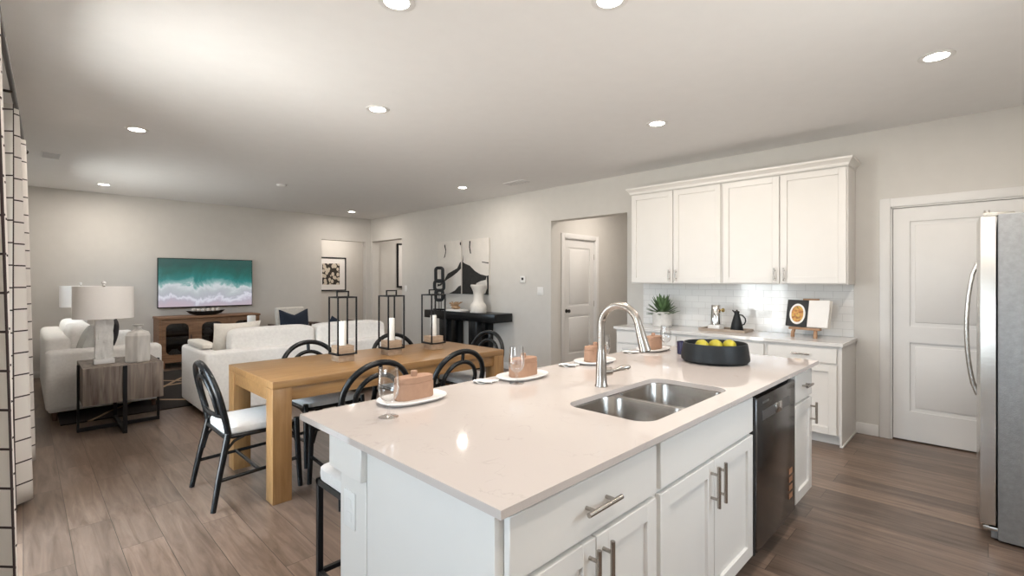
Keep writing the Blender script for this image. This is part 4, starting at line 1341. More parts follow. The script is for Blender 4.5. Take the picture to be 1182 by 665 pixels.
# ------------------------------------------------------------------ dining chairs (bentwood hoop back); local +x is the way the chair faces
def make_chair(lab):
    t = thing('dining_chair', lab, 'chair', group='black hoop back dining chairs')
    R = 0.0195
    hz = 0.665
    for s in (1, -1):
        bm = B(); tube(bm, [(-0.265, s * 0.262, 0.0), (-0.232, s * 0.246, 0.18), (-0.200, s * 0.234, 0.33), (-0.175, s * 0.228, 0.455)], [0.0155, 0.018, 0.0195, R], 12); obj('leg', bm, M_black, t)
        bm = B(); tube(bm, [(0.262, s * 0.235, 0.0), (0.250, s * 0.232, 0.20), (0.238, s * 0.228, 0.445), (0.238, s * 0.228, 0.470)], [0.0155, 0.018, 0.0195, 0.0175], 12); obj('leg', bm, M_black, t)
    # outer hoop
    def bx(z):
        return -0.175 - 0.105 * ((z - 0.45) / 0.43) ** 1.15 if z > 0.45 else -0.175
    bm = B(); pts = []
    for z in (0.450, 0.52, 0.60):
        pts.append((bx(z), 0.228 + 0.010 * (z - 0.45) / 0.2, z))
    for k in range(1, 24):
        a = pi * k / 24
        z = 0.635 + 0.235 * sin(a) ** 0.92
        pts.append((bx(z), 0.238 * cos(a), z))
    for z in (0.60, 0.52, 0.450):
        pts.append((bx(z), -(0.228 + 0.010 * (z - 0.45) / 0.2), z))
    tube(bm, pts, R, 12); obj('back_hoop', bm, M_black, t)
    # inner hoop
    bm = B(); pts = []
    for z in (0.553, 0.60):
        pts.append((bx(z) - 0.012, 0.140 + 0.010 * (z - 0.55) / 0.05, z))
    for k in range(1, 20):
        a = pi * k / 20
        z = 0.645 + 0.145 * sin(a)
        pts.append((bx(z) - 0.012, 0.152 * cos(a), z))
    for z in (0.60, 0.553):
        pts.append((bx(z) - 0.012, -(0.140 + 0.010 * (z - 0.55) / 0.05), z))
    tube(bm, pts, 0.0160, 12); obj('inner_hoop', bm, M_black, t)
    bm = B(); tube(bm, [(bx(0.79) - 0.010, 0, 0.785), (bx(0.865), 0, 0.868)], 0.0135, 10); obj('strut', bm, M_black, t)
    bm = B(); tube(bm, [(bx(0.54), 0.232, 0.555), (bx(0.54) - 0.022, 0.15, 0.552), (bx(0.54) - 0.030, 0.0, 0.550), (bx(0.54) - 0.022, -0.15, 0.552), (bx(0.54), -0.232, 0.555)], 0.0135, 10); obj('back_rail', bm, M_black, t)
    # seat frame ring, cushion
    bm = B(); tube(bm, [(p[0], p[1], 0.425) for p in rrect(-0.185, 0.235, -0.225, 0.225, 0.05, 6)], 0.014, 10, closed=True); obj('seat_frame', bm, M_black, t)
    bm = B(); superell(bm, (0.028, 0, 0.455), (0.212, 0.212, 0.036), 0.45, 0.28, 44, 14); obj('seat', bm, M_seat, t)['label'] = 'white seat cushion'
    # stretchers
    for s in (1, -1):
        bm = B(); tube(bm, [(-0.234, s * 0.246, 0.175), (0.250, s * 0.232, 0.195)], 0.0115, 10); obj('stretcher', bm, M_black, t)
    bm = B(); tube(bm, [(0.0, 0.238, 0.185), (0.0, -0.238, 0.185)], 0.0115, 10); obj('stretcher', bm, M_black, t)
    # curved corner braces
    for s in (1, -1):
        bm = B(); tube(bm, [(0.244, s * 0.222, 0.28), (0.228, s * 0.220, 0.35), (0.190, s * 0.222, 0.395), (0.130, s * 0.224, 0.415)], 0.009, 8)
        tube(bm, [(-0.205, s * 0.222, 0.26), (-0.180, s * 0.222, 0.35), (-0.140, s * 0.222, 0.395), (-0.085, s * 0.224, 0.415)], 0.009, 8)
        tube(bm, [(0.246, s * 0.215, 0.28), (0.240, s * 0.195, 0.36), (0.238, s * 0.150, 0.405), (0.236, s * 0.100, 0.417)], 0.009, 8)
        obj('brace', bm, M_black, t)
    return t


ch0 = make_chair('black hoop back dining chair with white seat at the left end of the table')
ch0.location = (1.066, 3.575, 0)
dup(ch0, (3.085, 3.635, 0), pi, 'black hoop back dining chair at the right end of the table, before the console')
dup(ch0, (1.615, 3.055, 0), pi / 2, 'black hoop back dining chair on the island side, behind the nearest wine glass')
dup(ch0, (2.300, 3.055, 0), pi / 2, 'black hoop back dining chair on the island side, behind the second wine glass')
dup(ch0, (1.715, 3.875, 0), -pi / 2, 'black hoop back dining chair on the sofa side, behind the left lantern')
dup(ch0, (2.530, 3.875, 0), -pi / 2, 'black hoop back dining chair on the sofa side, behind the middle lantern')


# ------------------------------------------------------------------ lanterns and candles
def make_lantern(lab):
    t = thing('candle_lantern', lab, 'lantern', group='black frame lanterns on the dining table')
    bm = B(); box(bm, -0.064, 0.064, -0.064, 0.064, 0, 0.122, 0.003); obj('wood_block', bm, M_lwood, t)
    a = 0.0755; z0, z1 = 0.058, 0.500; w_ = 0.0055
    bm = B()
    for sx in (-1, 1):
        for sy in (-1, 1):
            box(bm, sx * a - w_, sx * a + w_, sy * a - w_, sy * a + w_, z0, z1, 0.001, 1)
    for z in (z0, z1):
        for s in (-1, 1):
            box(bm, -a - w_, a + w_, s * a - w_, s * a + w_, z - w_, z + w_, 0.001, 1)
            box(bm, s * a - w_, s * a + w_, -a - w_, a + w_, z - w_, z + w_, 0.001, 1)
    for s in (-1, 1):
        box(bm, -0.0045 + s * 0.060, 0.0045 + s * 0.060, -a, a, z0 + 0.002, z0 + 0.008, 0, 1)
    obj('frame', bm, M_blackm, t)
    bm = B()
    box(bm, -a, a, -w_, w_, z1 - 0.004, z1 + 0.004, 0.001, 1)
    box(bm, -0.052, -0.042, -w_, w_, z1 + 0.004, z1 + 0.046, 0.001, 1); box(bm, 0.042, 0.052, -w_, w_, z1 + 0.004, z1 + 0.046, 0.001, 1)
    box(bm, -0.052, 0.052, -w_, w_, z1 + 0.040, z1 + 0.050, 0.001, 1)
    obj('carry_handle', bm, M_blackm, t)
    return t


LN = [(1.768, 3.618, 'left'), (2.212, 3.632, 'middle'), (2.668, 3.655, 'right')]
for k, (x, y, nm) in enumerate(LN):
    lab = 'black open frame lantern with wooden base, the %s of three on the table' % nm
    lab2 = 'white pillar candle inside the %s lantern' % nm
    if k == 0:
        ln0 = make_lantern(lab); ln0.location = (x, y, DZ)
        cd0 = thing('pillar_candle', lab2, 'candle', (x, y, DZ + 0.1222), group='white pillar candles')
        bm = B(); lathe(bm, [(0, 0), (0.0265, 0), (0.0275, 0.002), (0.0275, 0.182), (0.0255, 0.188), (0.020, 0.183), (0, 0.181)], 28); obj('wax', bm, M_wax, cd0)
        bm = B(); tube(bm, [(0, 0, 0.180), (0.001, 0, 0.190), (0.003, 0, 0.197)], 0.0014, 8); obj('wick', bm, M_dark, cd0)
    else:
        dup(ln0, (x, y, DZ), 0, lab); dup(cd0, (x, y, DZ + 0.1222), 0, lab2)

# ------------------------------------------------------------------ curtains and rod
def curtain(name, lab, y0, y1, nf, base, flare, amp0, amp1, ztop=2.47, zb=0.02, ph=0.0, tight=0.72, skew=0.03):
    nu, nz = nf * 16, 24
    bm = B(); uvl = bm.loops.layers.uv.new('UVMap')
    g = {}; arc = {}
    yc = (y0 + y1) / 2
    for j in range(nz + 1):
        s = j / nz; z = ztop + (zb - ztop) * s
        prev = None; acc = 0
        for i in range(nu + 1):
            u = i / nu
            wv = 2 * pi * nf * u + ph + 0.5 * sin(3.1 * u + 2 * s)
            am = amp0 + (amp1 - amp0) * s ** 0.8
            y = yc + (y0 + (y1 - y0) * u - yc) * (tight + (1 - tight) * s ** 0.7) + 0.010 * sin(2 * wv) * s
            x = base + skew * (y - 2.8) + flare * s + am * sin(wv) * (1 + 0.25 * sin(5 * u + 1))
            x = max(x, XL + 0.012)
            p = Vector((x, y, z)); g[i, j] = bm.verts.new(p)
            if prev is not None:
                acc += (p - prev).length
            prev = p
            arc[i, j] = acc
    tot = arc[nu, nz]
    for i in range(nu):
        for j in range(nz):
            f = bm.faces.new((g[i, j], g[i + 1, j], g[i + 1, j + 1], g[i, j + 1]))
            for lp, (a, b2) in zip(f.loops, ((i, j), (i + 1, j), (i + 1, j + 1), (i, j + 1))):
                lp[uvl].uv = (arc[a, nz], g[a, b2].co.z)
    c = Vector((base, yc, zb))
    bm.transform(Matrix.Translation(-c))
    o = obj(name, bm, M_curtain, smooth=80); o.location = c
    md = o.modifiers.new('cloth', 'SOLIDIFY'); md.thickness = 0.003
    tag(o, lab, 'curtain', 'windowpane check curtains')
    return o


curtain('curtain', 'white curtain with dark windowpane check at the left edge, nearest the camera', 2.36, 2.95, 3, -0.083, 0.040, 0.022, 0.036, ph=0.6)
curtain('curtain', 'white check curtain panel beyond the nearest one, full length', 4.10, 4.86, 3, -0.103, 0.030, 0.030, 0.060, ph=2.6)
curtain('curtain', 'white check curtain panel farthest along the left wall, by the sofa', 5.02, 5.75, 3, -0.098, 0.025, 0.030, 0.055, ph=2.9)
t = thing('curtain_rod', 'dark curtain rod along the left wall above the curtains', 'curtain rod', (-0.08, 4.1, 2.50))
bm = B(); tube(bm, [(-0.095, 2.28, 2.515), (0.012, 5.95, 2.515)], 0.0125, 14); obj('rod', bm, M_knob, t, world=True)
for y in (2.28, 5.95):
    bm = B(); x = -0.095 + 0.107 * (y - 2.28) / 3.67; superell(bm, (x, y, 2.515), (0.022, 0.022, 0.022), 1, 1, 16, 10); obj('finial', bm, M_knob, t, world=True)
for y in (2.4, 4.05, 5.88):
    bm = B(); x = -0.095 + 0.107 * (y - 2.28) / 3.67
    box(bm, XL + 0.0005, x, y - 0.008, y + 0.008, 2.490, 2.503, 0.002, 1); box(bm, XL + 0.0005, XL + 0.006, y - 0.015, y + 0.015, 2.46, 2.54, 0.001, 1); obj('bracket', bm, M_knob, t, world=True)

# ------------------------------------------------------------------ living area: rug, sofas, tables
bm = B(); box(bm, 0.25, 4.6, 6.335, 8.95, 0.0, 0.012, 0.004)
tag(centre(obj('area_rug', bm, M_rug)), 'black area rug with crossing tan lines under the living room seating', 'rug')


# sofa with its back to the table
SX0, SX1, SY0, SY1 = 1.262, 3.52, 5.51, 6.54
t = thing('sofa', 'white sofa with its back to the dining table', 'sofa', ((SX0 + SX1) / 2, (SY0 + SY1) / 2, 0.0))
bm = B(); box(bm, SX0 + 0.02, SX1 - 0.02, SY0 + 0.18, SY1 - 0.02, 0.075, 0.30, 0.02, 3); obj('seat_base', bm, M_sofa, t, world=True)
bm = B(); box(bm, SX0 + 0.002, SX1 - 0.002, SY0, SY0 + 0.20, 0.06, 0.675, 0.03, 4); obj('back_frame', bm, M_sofa, t, world=True)
for (a, b2) in ((SX0, SX0 + 0.155), (SX1 - 0.155, SX1)):
    bm = B(); box(bm, a, b2, SY0 + 0.02, SY1, 0.06, 0.672, 0.035, 4); obj('arm', bm, M_sofa, t, world=True)
w3 = (SX1 - SX0 - 0.31) / 2
for k in range(2):
    x0 = SX0 + 0.155 + k * w3
    bm = B(); box(bm, x0 + 0.004, x0 + w3 - 0.004, SY0 + 0.2, SY1 + 0.01, 0.302, 0.46, 0.035, 4); obj('seat_cushion', bm, M_sofa, t, world=True)
CUSH = [(1.540, 2.430), (2.445, 3.36)]
for (x0, x1) in CUSH:
    bm = B(); superell(bm, ((x0 + x1) / 2, SY0 + 0.275, 0.665), ((x1 - x0) / 2, 0.125, 0.215), 0.28, 0.22, 48, 22, None); obj('back_cushion', bm, M_sofa, t, world=True)
for x in (SX0 + 0.08, SX1 - 0.08):
    for y in (SY0 + 0.10, SY1 - 0.10):
        bm = B(); box(bm, x - 0.025, x + 0.025, y - 0.025, y + 0.025, 0.0125 if y > 6.3 else 0.0, 0.059, 0.002); obj('foot', bm, M_darkwood, t, world=True)
bm = B(); superell(bm, (0, 0, 0), (0.068, 0.33, 0.036), 0.5, 0.4, 36, 14); o = obj('arm_bolster', bm, M_sofa2); o.location = (SX0 + 0.095, 6.12, 0.7085)
o.rotation_euler = (0, 0, 0); tag(o, 'flat cream cushion lying along the left arm of the white sofa', 'cushion')
bm = B(); pillow(bm, 0.52, 0.46, 0.17, Matrix.Rotation(radians(14), 4, 'X'), 0.07)
o = obj('throw_pillow', bm, M_sofa2); o.location = (1.675, 6.01, 0.715); o.rotation_euler.z = radians(12)
tag(o, 'cream throw pillow propped at the left end of the white sofa', 'pillow')

# second sofa along the left wall, seen end on
t = thing('sofa', 'white sofa along the left wall, seen end on behind the plank side table', 'sofa', (0.62, 7.6, 0))
AX0, AX1, AY0, AY1 = 0.150, 1.090, 6.55, 8.75
bm = B(); box(bm, AX0 + 0.02, AX1 - 0.03, AY0 + 0.02, AY1 - 0.02, 0.085, 0.30, 0.02, 3); obj('seat_base', bm, M_sofa, t, world=True)
for (a, b2) in ((AY0, AY0 + 0.19), (AY1 - 0.19, AY1)):
    bm = B(); box(bm, AX0, AX1, a, b2, 0.10, 0.698, 0.045, 4); obj('arm', bm, M_sofa, t, world=True)
bm = B(); box(bm, AX0, AX0 + 0.20, AY0 + 0.19, AY1 - 0.19, 0.10, 0.81, 0.05, 4); obj('back_frame', bm, M_sofa, t, world=True)
for k in range(2):
    y0 = AY0 + 0.19 + k * 0.91
    bm = B(); box(bm, AX0 + 0.20, AX1 - 0.01, y0 + 0.004, y0 + 0.906, 0.302, 0.47, 0.035, 4); obj('seat_cushion', bm, M_sofa, t, world=True)
    bm = B(); superell(bm, (AX0 + 0.285, y0 + 0.455, 0.70), (0.12, 0.44, 0.22), 0.5, 0.3, 44, 20, None); obj('back_cushion', bm, M_sofa, t, world=True)
for x in (AX0 + 0.07, AX1 - 0.07):
    for y in (AY0 + 0.07, AY1 - 0.07):
        zf = 0.0125 if x > 0.25 else 0.0
        bm = B(); lathe(bm, [(0, zf), (0.018, zf), (0.026, 0.10), (0, 0.10)], 14, (x, y, 0)); obj('foot', bm, M_darkwood, t, world=True)
for (px, py, pz, mm, rz, lab) in ((0.50, 6.885, 0.72, M_grey, 74, 'grey round-shouldered pillow nearest the arm of the left sofa'),
                                  (0.69, 7.30, 0.72, M_blackcl, 80, 'black throw pillow behind the grey one on the left sofa'),
                                  (0.70, 7.85, 0.72, M_blackcl, 80, 'black throw pillow farther along the left sofa, beside the vase')):
    bm = B(); pillow(bm, 0.50, 0.46, 0.17, Matrix.Rotation(radians(16), 4, 'X'), 0.05)
    o = obj('throw_pillow', bm, mm); o.location = (px, py, pz); o.rotation_euler.z = radians(rz)
    tag(o, lab, 'pillow')

# plank side table with cross base
TX0, TX1, TY0, TY1 = 0.365, 0.945, 5.63, 6.29
ST = 0.62
t = thing('side_table', 'weathered plank block side table on a dark crossed metal base', 'side table', ((TX0 + TX1) / 2, (TY0 + TY1) / 2, 0))
bm = B(); box(bm, TX0, TX1, TY0, TY1, 0.29, ST, 0.004); obj('plank_block', bm, M_side, t, world=True)
xm, ym = (TX0 + TX1) / 2, (TY0 + TY1) / 2
bw = 0.016
bm = B()
box(bm, TX0 - 0.02, TX1 + 0.02, ym - bw, ym + bw, 0.0, 0.035, 0.002, 1)
box(bm, xm - bw, xm + bw, TY0 - 0.02, ym - bw, 0.0, 0.035, 0.002, 1); box(bm, xm - bw, xm + bw, ym + bw, TY1 + 0.02, 0.0, 0.035, 0.002, 1)
obj('cross_base', bm, M_blackm, t, world=True)
for (x, y) in ((TX0 - 0.011, ym), (TX1 + 0.011, ym), (xm, TY0 - 0.011), (xm, TY1 + 0.011)):
    dx, dy = (0.009, bw) if abs(y - ym) < 1e-6 else (bw, 0.009)
    bm = B(); box(bm, x - dx, x + dx, y - dy, y + dy, 0.0355, ST - 0.0005, 0.002, 1); obj('leg', bm, M_blackm, t, world=True)


# table lamps
def make_lamp(lab):
    t = thing('table_lamp', lab, 'lamp', group='table lamps with white drum shades')
    bm = B(); box(bm, -0.075, 0.075, -0.062, 0.062, 0, 0.045, 0.004); obj('plinth', bm, M_marble, t)
    bm = B()
    t2 = bmesh.new(); bmesh.ops.create_cube(t2, size=1)
    bmesh.ops.subdivide_edges(t2, edges=list(t2.edges), cuts=9, use_grid_fill=True)
    rr = random.Random(11)
    for v in t2.verts:
        k = 1 + 0.03 * sin(v.co.z * 11 + v.co.x * 5) + 0.075 * rr.uniform(-1, 1)
        v.co = Vector((v.co.x * 0.128 * k, v.co.y * 0.105 * k, 0.045 + (v.co.z + 0.5) * 0.365))
    merge(bm, t2); obj('stone_column', bm, M_rock, t, smooth=20)
    bm = B(); lathe(bm, [(0, 0.40), (0.022, 0.40), (0.022, 0.415), (0.010, 0.42), (0.010, 0.73), (0, 0.73)], 16); tube(bm, [(-0.19, 0, 0.715), (0.19, 0, 0.715)], 0.003, 8); obj('stem', bm, M_nickel, t)
    bm = B()
    n = 56; prof = [(1.0, 0.435), (1.0, 0.725), (0.985, 0.725), (0.985, 0.435)]
    lathe(bm, [(0.225, 0.422), (0.225, 0.722), (0.220, 0.722), (0.220, 0.422), (0.225, 0.422)], n, (0, 0, 0), 0, 1.0, 0.82)
    obj('lamp_shade', bm, M_shade, t, smooth=60)
    bm = B(); lathe(bm, [(0, 0.73), (0.012, 0.73), (0.009, 0.742), (0.018, 0.752), (0.013, 0.768), (0, 0.772)], 16); obj('finial', bm, M_marble, t)
    return t


lp0 = make_lamp('lamp with white drum shade and rough stone column on the plank side table')
lp0.location = (0.533, 5.93, ST); lp0.rotation_euler.z = radians(0)
# its twin stands on an end table past the sofa, against the television wall
t = thing('end_table', 'dark end table hidden behind the left sofa under the far lamp', 'side table', (0.575, 9.22, 0))
bm = B(); box(bm, -0.25, 0.25, -0.25, 0.25, 0.57, 0.60, 0.003); obj('tabletop', bm, M_darkwood, t)
for sx in (-1, 1):
    for sy in (-1, 1):
        bm = B(); box(bm, sx * 0.22 - 0.02, sx * 0.22 + 0.02, sy * 0.22 - 0.02, sy * 0.22 + 0.02, 0, 0.57, 0.002); obj('leg', bm, M_darkwood, t)
dup(lp0, (0.575, 9.22, 0.60), 0, 'table lamp with white drum shade, the farther one half hidden behind the first')

# faceted vase
t = thing('vase', 'faceted silvery grey vase with a flared neck on the plank side table', 'vase', (0.775, 5.82, ST))
bm = B(); rings = []
ns = 6
for (r, z) in ((0.100, 0.0), (0.108, 0.012), (0.108, 0.252), (0.096, 0.280), (0.045, 0.300), (0.030, 0.315), (0.030, 0.340), (0.050, 0.352), (0.048, 0.356), (0.024, 0.340), (0.0, 0.33)):
    if r == 0:
        rings.append([bm.verts.new((0, 0, z))]); continue
    rings.append([bm.verts.new((r * cos(2 * pi * k / ns + 0.35), r * sin(2 * pi * k / ns + 0.35), z)) for k in range(ns)])
for a, b2 in zip(rings[:-1], rings[1:]):
    for k in range(ns):
        if len(b2) == 1:
            bm.faces.new((a[k], a[(k + 1) % ns], b2[0]))
        else:
            bm.faces.new((a[k], a[(k + 1) % ns], b2[(k + 1) % ns], b2[k]))
bm.faces.new(rings[0][::-1]); bmesh.ops.recalc_face_normals(bm, faces=bm.faces)
ed = [e for e in bm.edges if e.calc_face_angle(0) > 0.4]
bmesh.ops.bevel(bm, geom=ed, offset=0.003, segments=2, affect='EDGES')
obj('vase_body', bm, M_mercury, t, smooth=20)

# coffee table (mostly hidden by the sofa) with the white cylinder vase
t = thing('coffee_table', 'low dark coffee table hidden between the white sofas', 'table', (2.15, 7.75, 0))
bm = B(); box(bm, -0.55, 0.55, -0.35, 0.35, 0.39, 0.43, 0.004); obj('tabletop', bm, M_darkwood, t)
for sx in (-1, 1):
    for sy in (-1, 1):
        bm = B(); box(bm, sx * 0.48 - 0.03, sx * 0.48 + 0.03, sy * 0.28 - 0.03, sy * 0.28 + 0.03, 0.0125, 0.39, 0.002); obj('leg', bm, M_darkwood, t)
bm = B(); lathe(bm, [(0, 0), (0.052, 0), (0.055, 0.006), (0.055, 0.452), (0.050, 0.46), (0.044, 0.452), (0.044, 0.40), (0, 0.40)], 32)
o = obj('cylinder_vase', bm, M_white); o.location = (2.330, 7.62, 0.4302); tag(o, 'plain white cylinder vase rising above the sofa pillow', 'vase')
bm = B(); lathe(bm, [(0, 0), (0.03, 0), (0.05, 0.02), (0.075, 0.28), (0.072, 0.28), (0.046, 0.03), (0, 0.02)], 28)
o = obj('glass_vase', bm, M_glass); o.location = (2.16, 7.66, 0.4302); tag(o, 'clear glass vase left of the white cylinder vase', 'vase')

# sideboard under the television
KX0, KX1, KY0, KY1, KZ = 1.490, 2.955, 9.235, YT - 0.016, 0.815
t = thing('sideboard', 'carved wooden sideboard with arched glass doors under the television', 'sideboard', ((KX0 + KX1) / 2, 9.47, 0))
bm = B()
box(bm, KX0 - 0.012, KX1 + 0.012, KY0 - 0.02, KY1, KZ - 0.035, KZ, 0.005)
tp = obj('cabinet_top', bm, M_tvwood, t, world=True)
bm = B()
box(bm, KX0, KX0 + 0.03, KY0, KY1, 0.09, KZ - 0.036); box(bm, KX1 - 0.03, KX1, KY0, KY1, 0.09, KZ - 0.036)
box(bm, KX0 + 0.03, KX1 - 0.03, KY1 - 0.02, KY1, 0.09, KZ - 0.036); box(bm, KX0 + 0.03, KX1 - 0.03, KY0 + 0.02, KY1 - 0.02, 0.09, 0.13)
box(bm, KX0 + 0.03, KX1 - 0.03, KY0 + 0.05, KY1 - 0.02, 0.44, 0.462)
obj('cabinet_body', bm, M_tvwood, t, world=True)
dw_ = (KX1 - KX0) / 3
for k in range(3):
    a, b2 = KX0 + k * dw_ + 0.035, KX0 + (k + 1) * dw_ - 0.035
    z0, z1 = 0.135, KZ - 0.045
    bm = B()
    top_with_hole_pts = rrect(a + 0.055, b2 - 0.055, z0 + 0.075, z1 - 0.06, 0.085, 8)
    cx, cz = (a + b2) / 2, (z0 + z1) / 2
    outer = []
    for (px, pz) in top_with_hole_pts:
        dx, dz = px - cx, pz - cz
        s = min((b2 - cx) / abs(dx) if abs(dx) > 1e-9 else 1e9, (z1 - cz) / abs(dz) if abs(dz) > 1e-9 else 1e9)
        outer.append([cx + dx * s, cz + dz * s])
    for c in ((a, z0), (a, z1), (b2, z0), (b2, z1)):
        q = min(range(len(outer)), key=lambda i: (outer[i][0] - c[0]) ** 2 + (outer[i][1] - c[1]) ** 2); outer[q] = list(c)
    n = len(outer)
    fr = [bm.verts.new((p[0], KY0 - 0.006, p[1])) for p in top_with_hole_pts]; fo = [bm.verts.new((p[0], KY0 - 0.006, p[1])) for p in outer]
    br_ = [bm.verts.new((p[0], KY0 + 0.018, p[1])) for p in top_with_hole_pts]; bo = [bm.verts.new((p[0], KY0 + 0.018, p[1])) for p in outer]
    for i in range(n):
        j = (i + 1) % n
        bm.faces.new((fr[i], fr[j], fo[j], fo[i])); bm.faces.new((br_[i], bo[i], bo[j], br_[j])); bm.faces.new((fr[i], br_[i], br_[j], fr[j])); bm.faces.new((fo[i], fo[j], bo[j], bo[i]))
    bmesh.ops.recalc_face_normals(bm, faces=bm.faces)
    d = obj('door', bm, M_tvwood, t, world=True)
    bm = B(); box(bm, a + 0.05, b2 - 0.05, KY0 + 0.004, KY0 + 0.008, z0 + 0.07, z1 - 0.055); obj('glass_panel', bm, M_cglass, d, world=True)
    bm = B(); box(bm, b2 - 0.030, b2 - 0.016, KY0 - 0.016, KY0 - 0.006, 0.40, 0.52, 0.002); obj('pull', bm, M_knob, d, world=True)
bm = B()
for k in range(4):
    x = KX0 + k * dw_
    box(bm, max(KX0 + 0.001, x - 0.034), min(KX1 - 0.001, x + 0.034), KY0 - 0.004, KY0 + 0.0, 0.10, KZ - 0.037, 0.001, 1)
box(bm, KX0, KX1, KY0 - 0.004, KY0 + 0.03, 0.09, 0.134, 0.001, 1)
obj('carved_stile', bm, M_tvwood, t, world=True)
for x in (KX0 + 0.05, KX1 - 0.05):
    for y in (KY0 + 0.04, KY1 - 0.05):
        bm = B(); box(bm, x - 0.03, x + 0.03, y - 0.03, y + 0.03, 0, 0.09, 0.003); obj('foot', bm, M_tvwood, t, world=True)
for (x, z, r, lab) in ((1.73, 0.1305, 0.085, 'round pale pot behind the left glass door of the sideboard, bottom shelf'), (2.20, 0.4625, 0.075, 'round pale pot behind the middle glass door of the sideboard, upper shelf')):
    bm = B(); lathe(bm, [(0, 0), (r * 0.5, 0), (r, r * 0.7), (r * 0.95, r * 1.2), (r * 0.5, r * 1.6), (r * 0.5, r * 1.75), (r * 0.42, r * 1.7), (0, r * 1.5)], 28)
    o = obj('pot', bm, M_pot); o.location = (x, 9.42, z); tag(o, lab, 'pot')

# dish of balls on the sideboard
TRX, TRY = 2.165, 9.40
bm = B(); n = 36; rings = []
for (s, z) in ((0.55, 0.0), (0.80, 0.022), (0.98, 0.066), (1.0, 0.070), (0.95, 0.066), (0.74, 0.030), (0.50, 0.014)):
    rings.append([bm.verts.new((0.290 * s * cos(2 * pi * k / n), 0.085 * (0.4 + 0.6 * s) * sin(2 * pi * k / n), z + 0.012 * abs(cos(2 * pi * k / n)) ** 3 * s)) for k in range(n)])
for a, b2 in zip(rings[:-1], rings[1:]):
    for k in range(n):
        bm.faces.new((a[k], a[(k + 1) % n], b2[(k + 1) % n], b2[k]))
bm.faces.new(rings[0][::-1]); bm.faces.new(rings[-1]); bmesh.ops.recalc_face_normals(bm, faces=bm.faces)
o = obj('boat_bowl', bm, M_black, smooth=60); o.location = (TRX, TRY, KZ + 0.0005); tag(o, 'long black boat-shaped bowl of pale balls on the sideboard', 'bowl')
b0 = None
ORD = ['leftmost', 'second from left', 'third from left', 'fourth from left', 'fifth from left', 'rightmost']
for k in range(6):
    if b0 is None:
        bm = B(); superell(bm, (0, 0, 0), (0.037, 0.037, 0.037), 1, 1, 20, 14); b0 = obj('decor_ball', bm, M_pearl, smooth=80); o = b0
    else:
        o = b0.copy(); C.objects.link(o)
    o.location = (TRX - 0.178 + k * 0.071, TRY, KZ + 0.079 + (0.008 if k in (0, 5) else 0)); tag(o, ORD[k] + ' of the six pale balls in the black boat-shaped bowl', 'ball', 'balls in the black bowl')

# television
t = thing('television', 'wall mounted television showing teal surf from above', 'television', (2.246, YT, 1.35))
bm = B(); box(bm, 1.535, 2.958, YT - 0.075, YT - 0.035, 0.940, 1.770, 0.004); obj('housing', bm, M_blackm, t, world=True)
bm = B(); box(bm, 1.545, 2.948, YT - 0.0775, YT - 0.0752, 0.958, 1.760); obj('screen', bm, M_ocean, t, world=True)
bm = B(); box(bm, 2.0, 2.5, YT - 0.0348, YT - 0.001, 1.15, 1.55, 0.003); obj('wall_mount', bm, M_blackm, t, world=True)
bm = B(); box(bm, 2.215, 2.285, YT - 0.074, YT - 0.05, 0.930, 0.940, 0.002); obj('sensor', bm, M_blackm, t, world=True)

# accent chair with navy pillow, by the television wall
t = thing('accent_chair', 'cream upholstered armchair with dark wooden arms by the television wall', 'armchair', (3.36, 8.66, 0))
Ma = Matrix.Rotation(radians(-10), 4, 'X')
bm = B(); box(bm, -0.245, 0.245, -0.01, 0.10, 0.0, 0.56, 0.035, 4, 0, Matrix.Translation((0, 0.14, 0.375)) @ Ma); obj('backrest', bm, M_sofa2, t)
bm = B(); box(bm, -0.27, 0.27, -0.36, 0.16, 0.28, 0.42, 0.035, 4); obj('seat', bm, M_sofa2, t)
for s in (-1, 1):
    bm = B(); box(bm, s * 0.345 - 0.035, s * 0.345 + 0.035, -0.36, 0.24, 0.615, 0.645, 0.006, 2); obj('arm', bm, M_darkwood, t)
    for y in (-0.32, 0.20):
        bm = B(); box(bm, s * 0.345 - 0.018, s * 0.345 + 0.018, y - 0.02, y + 0.02, 0.0125, 0.6145, 0.003); obj('leg', bm, M_darkwood, t)
    bm = B(); box(bm, s * 0.345 - 0.015, s * 0.345 + 0.015, -0.30, 0.18, 0.285, 0.335, 0.003); box(bm, min(s * 0.265, s * 0.33), max(s * 0.265, s * 0.33), -0.2, -0.16, 0.29, 0.33); obj('side_rail', bm, M_darkwood, t)
bm = B(); pillow(bm, 0.50, 0.48, 0.15, Matrix.Rotation(radians(-12), 4, 'X'), 0.03, dip=0.10)
o = obj('throw_pillow', bm, M_navy); o.location = (3.335, 8.635, 0.66); tag(o, 'navy pillow with a chopped top leaning on the cream armchair', 'pillow')

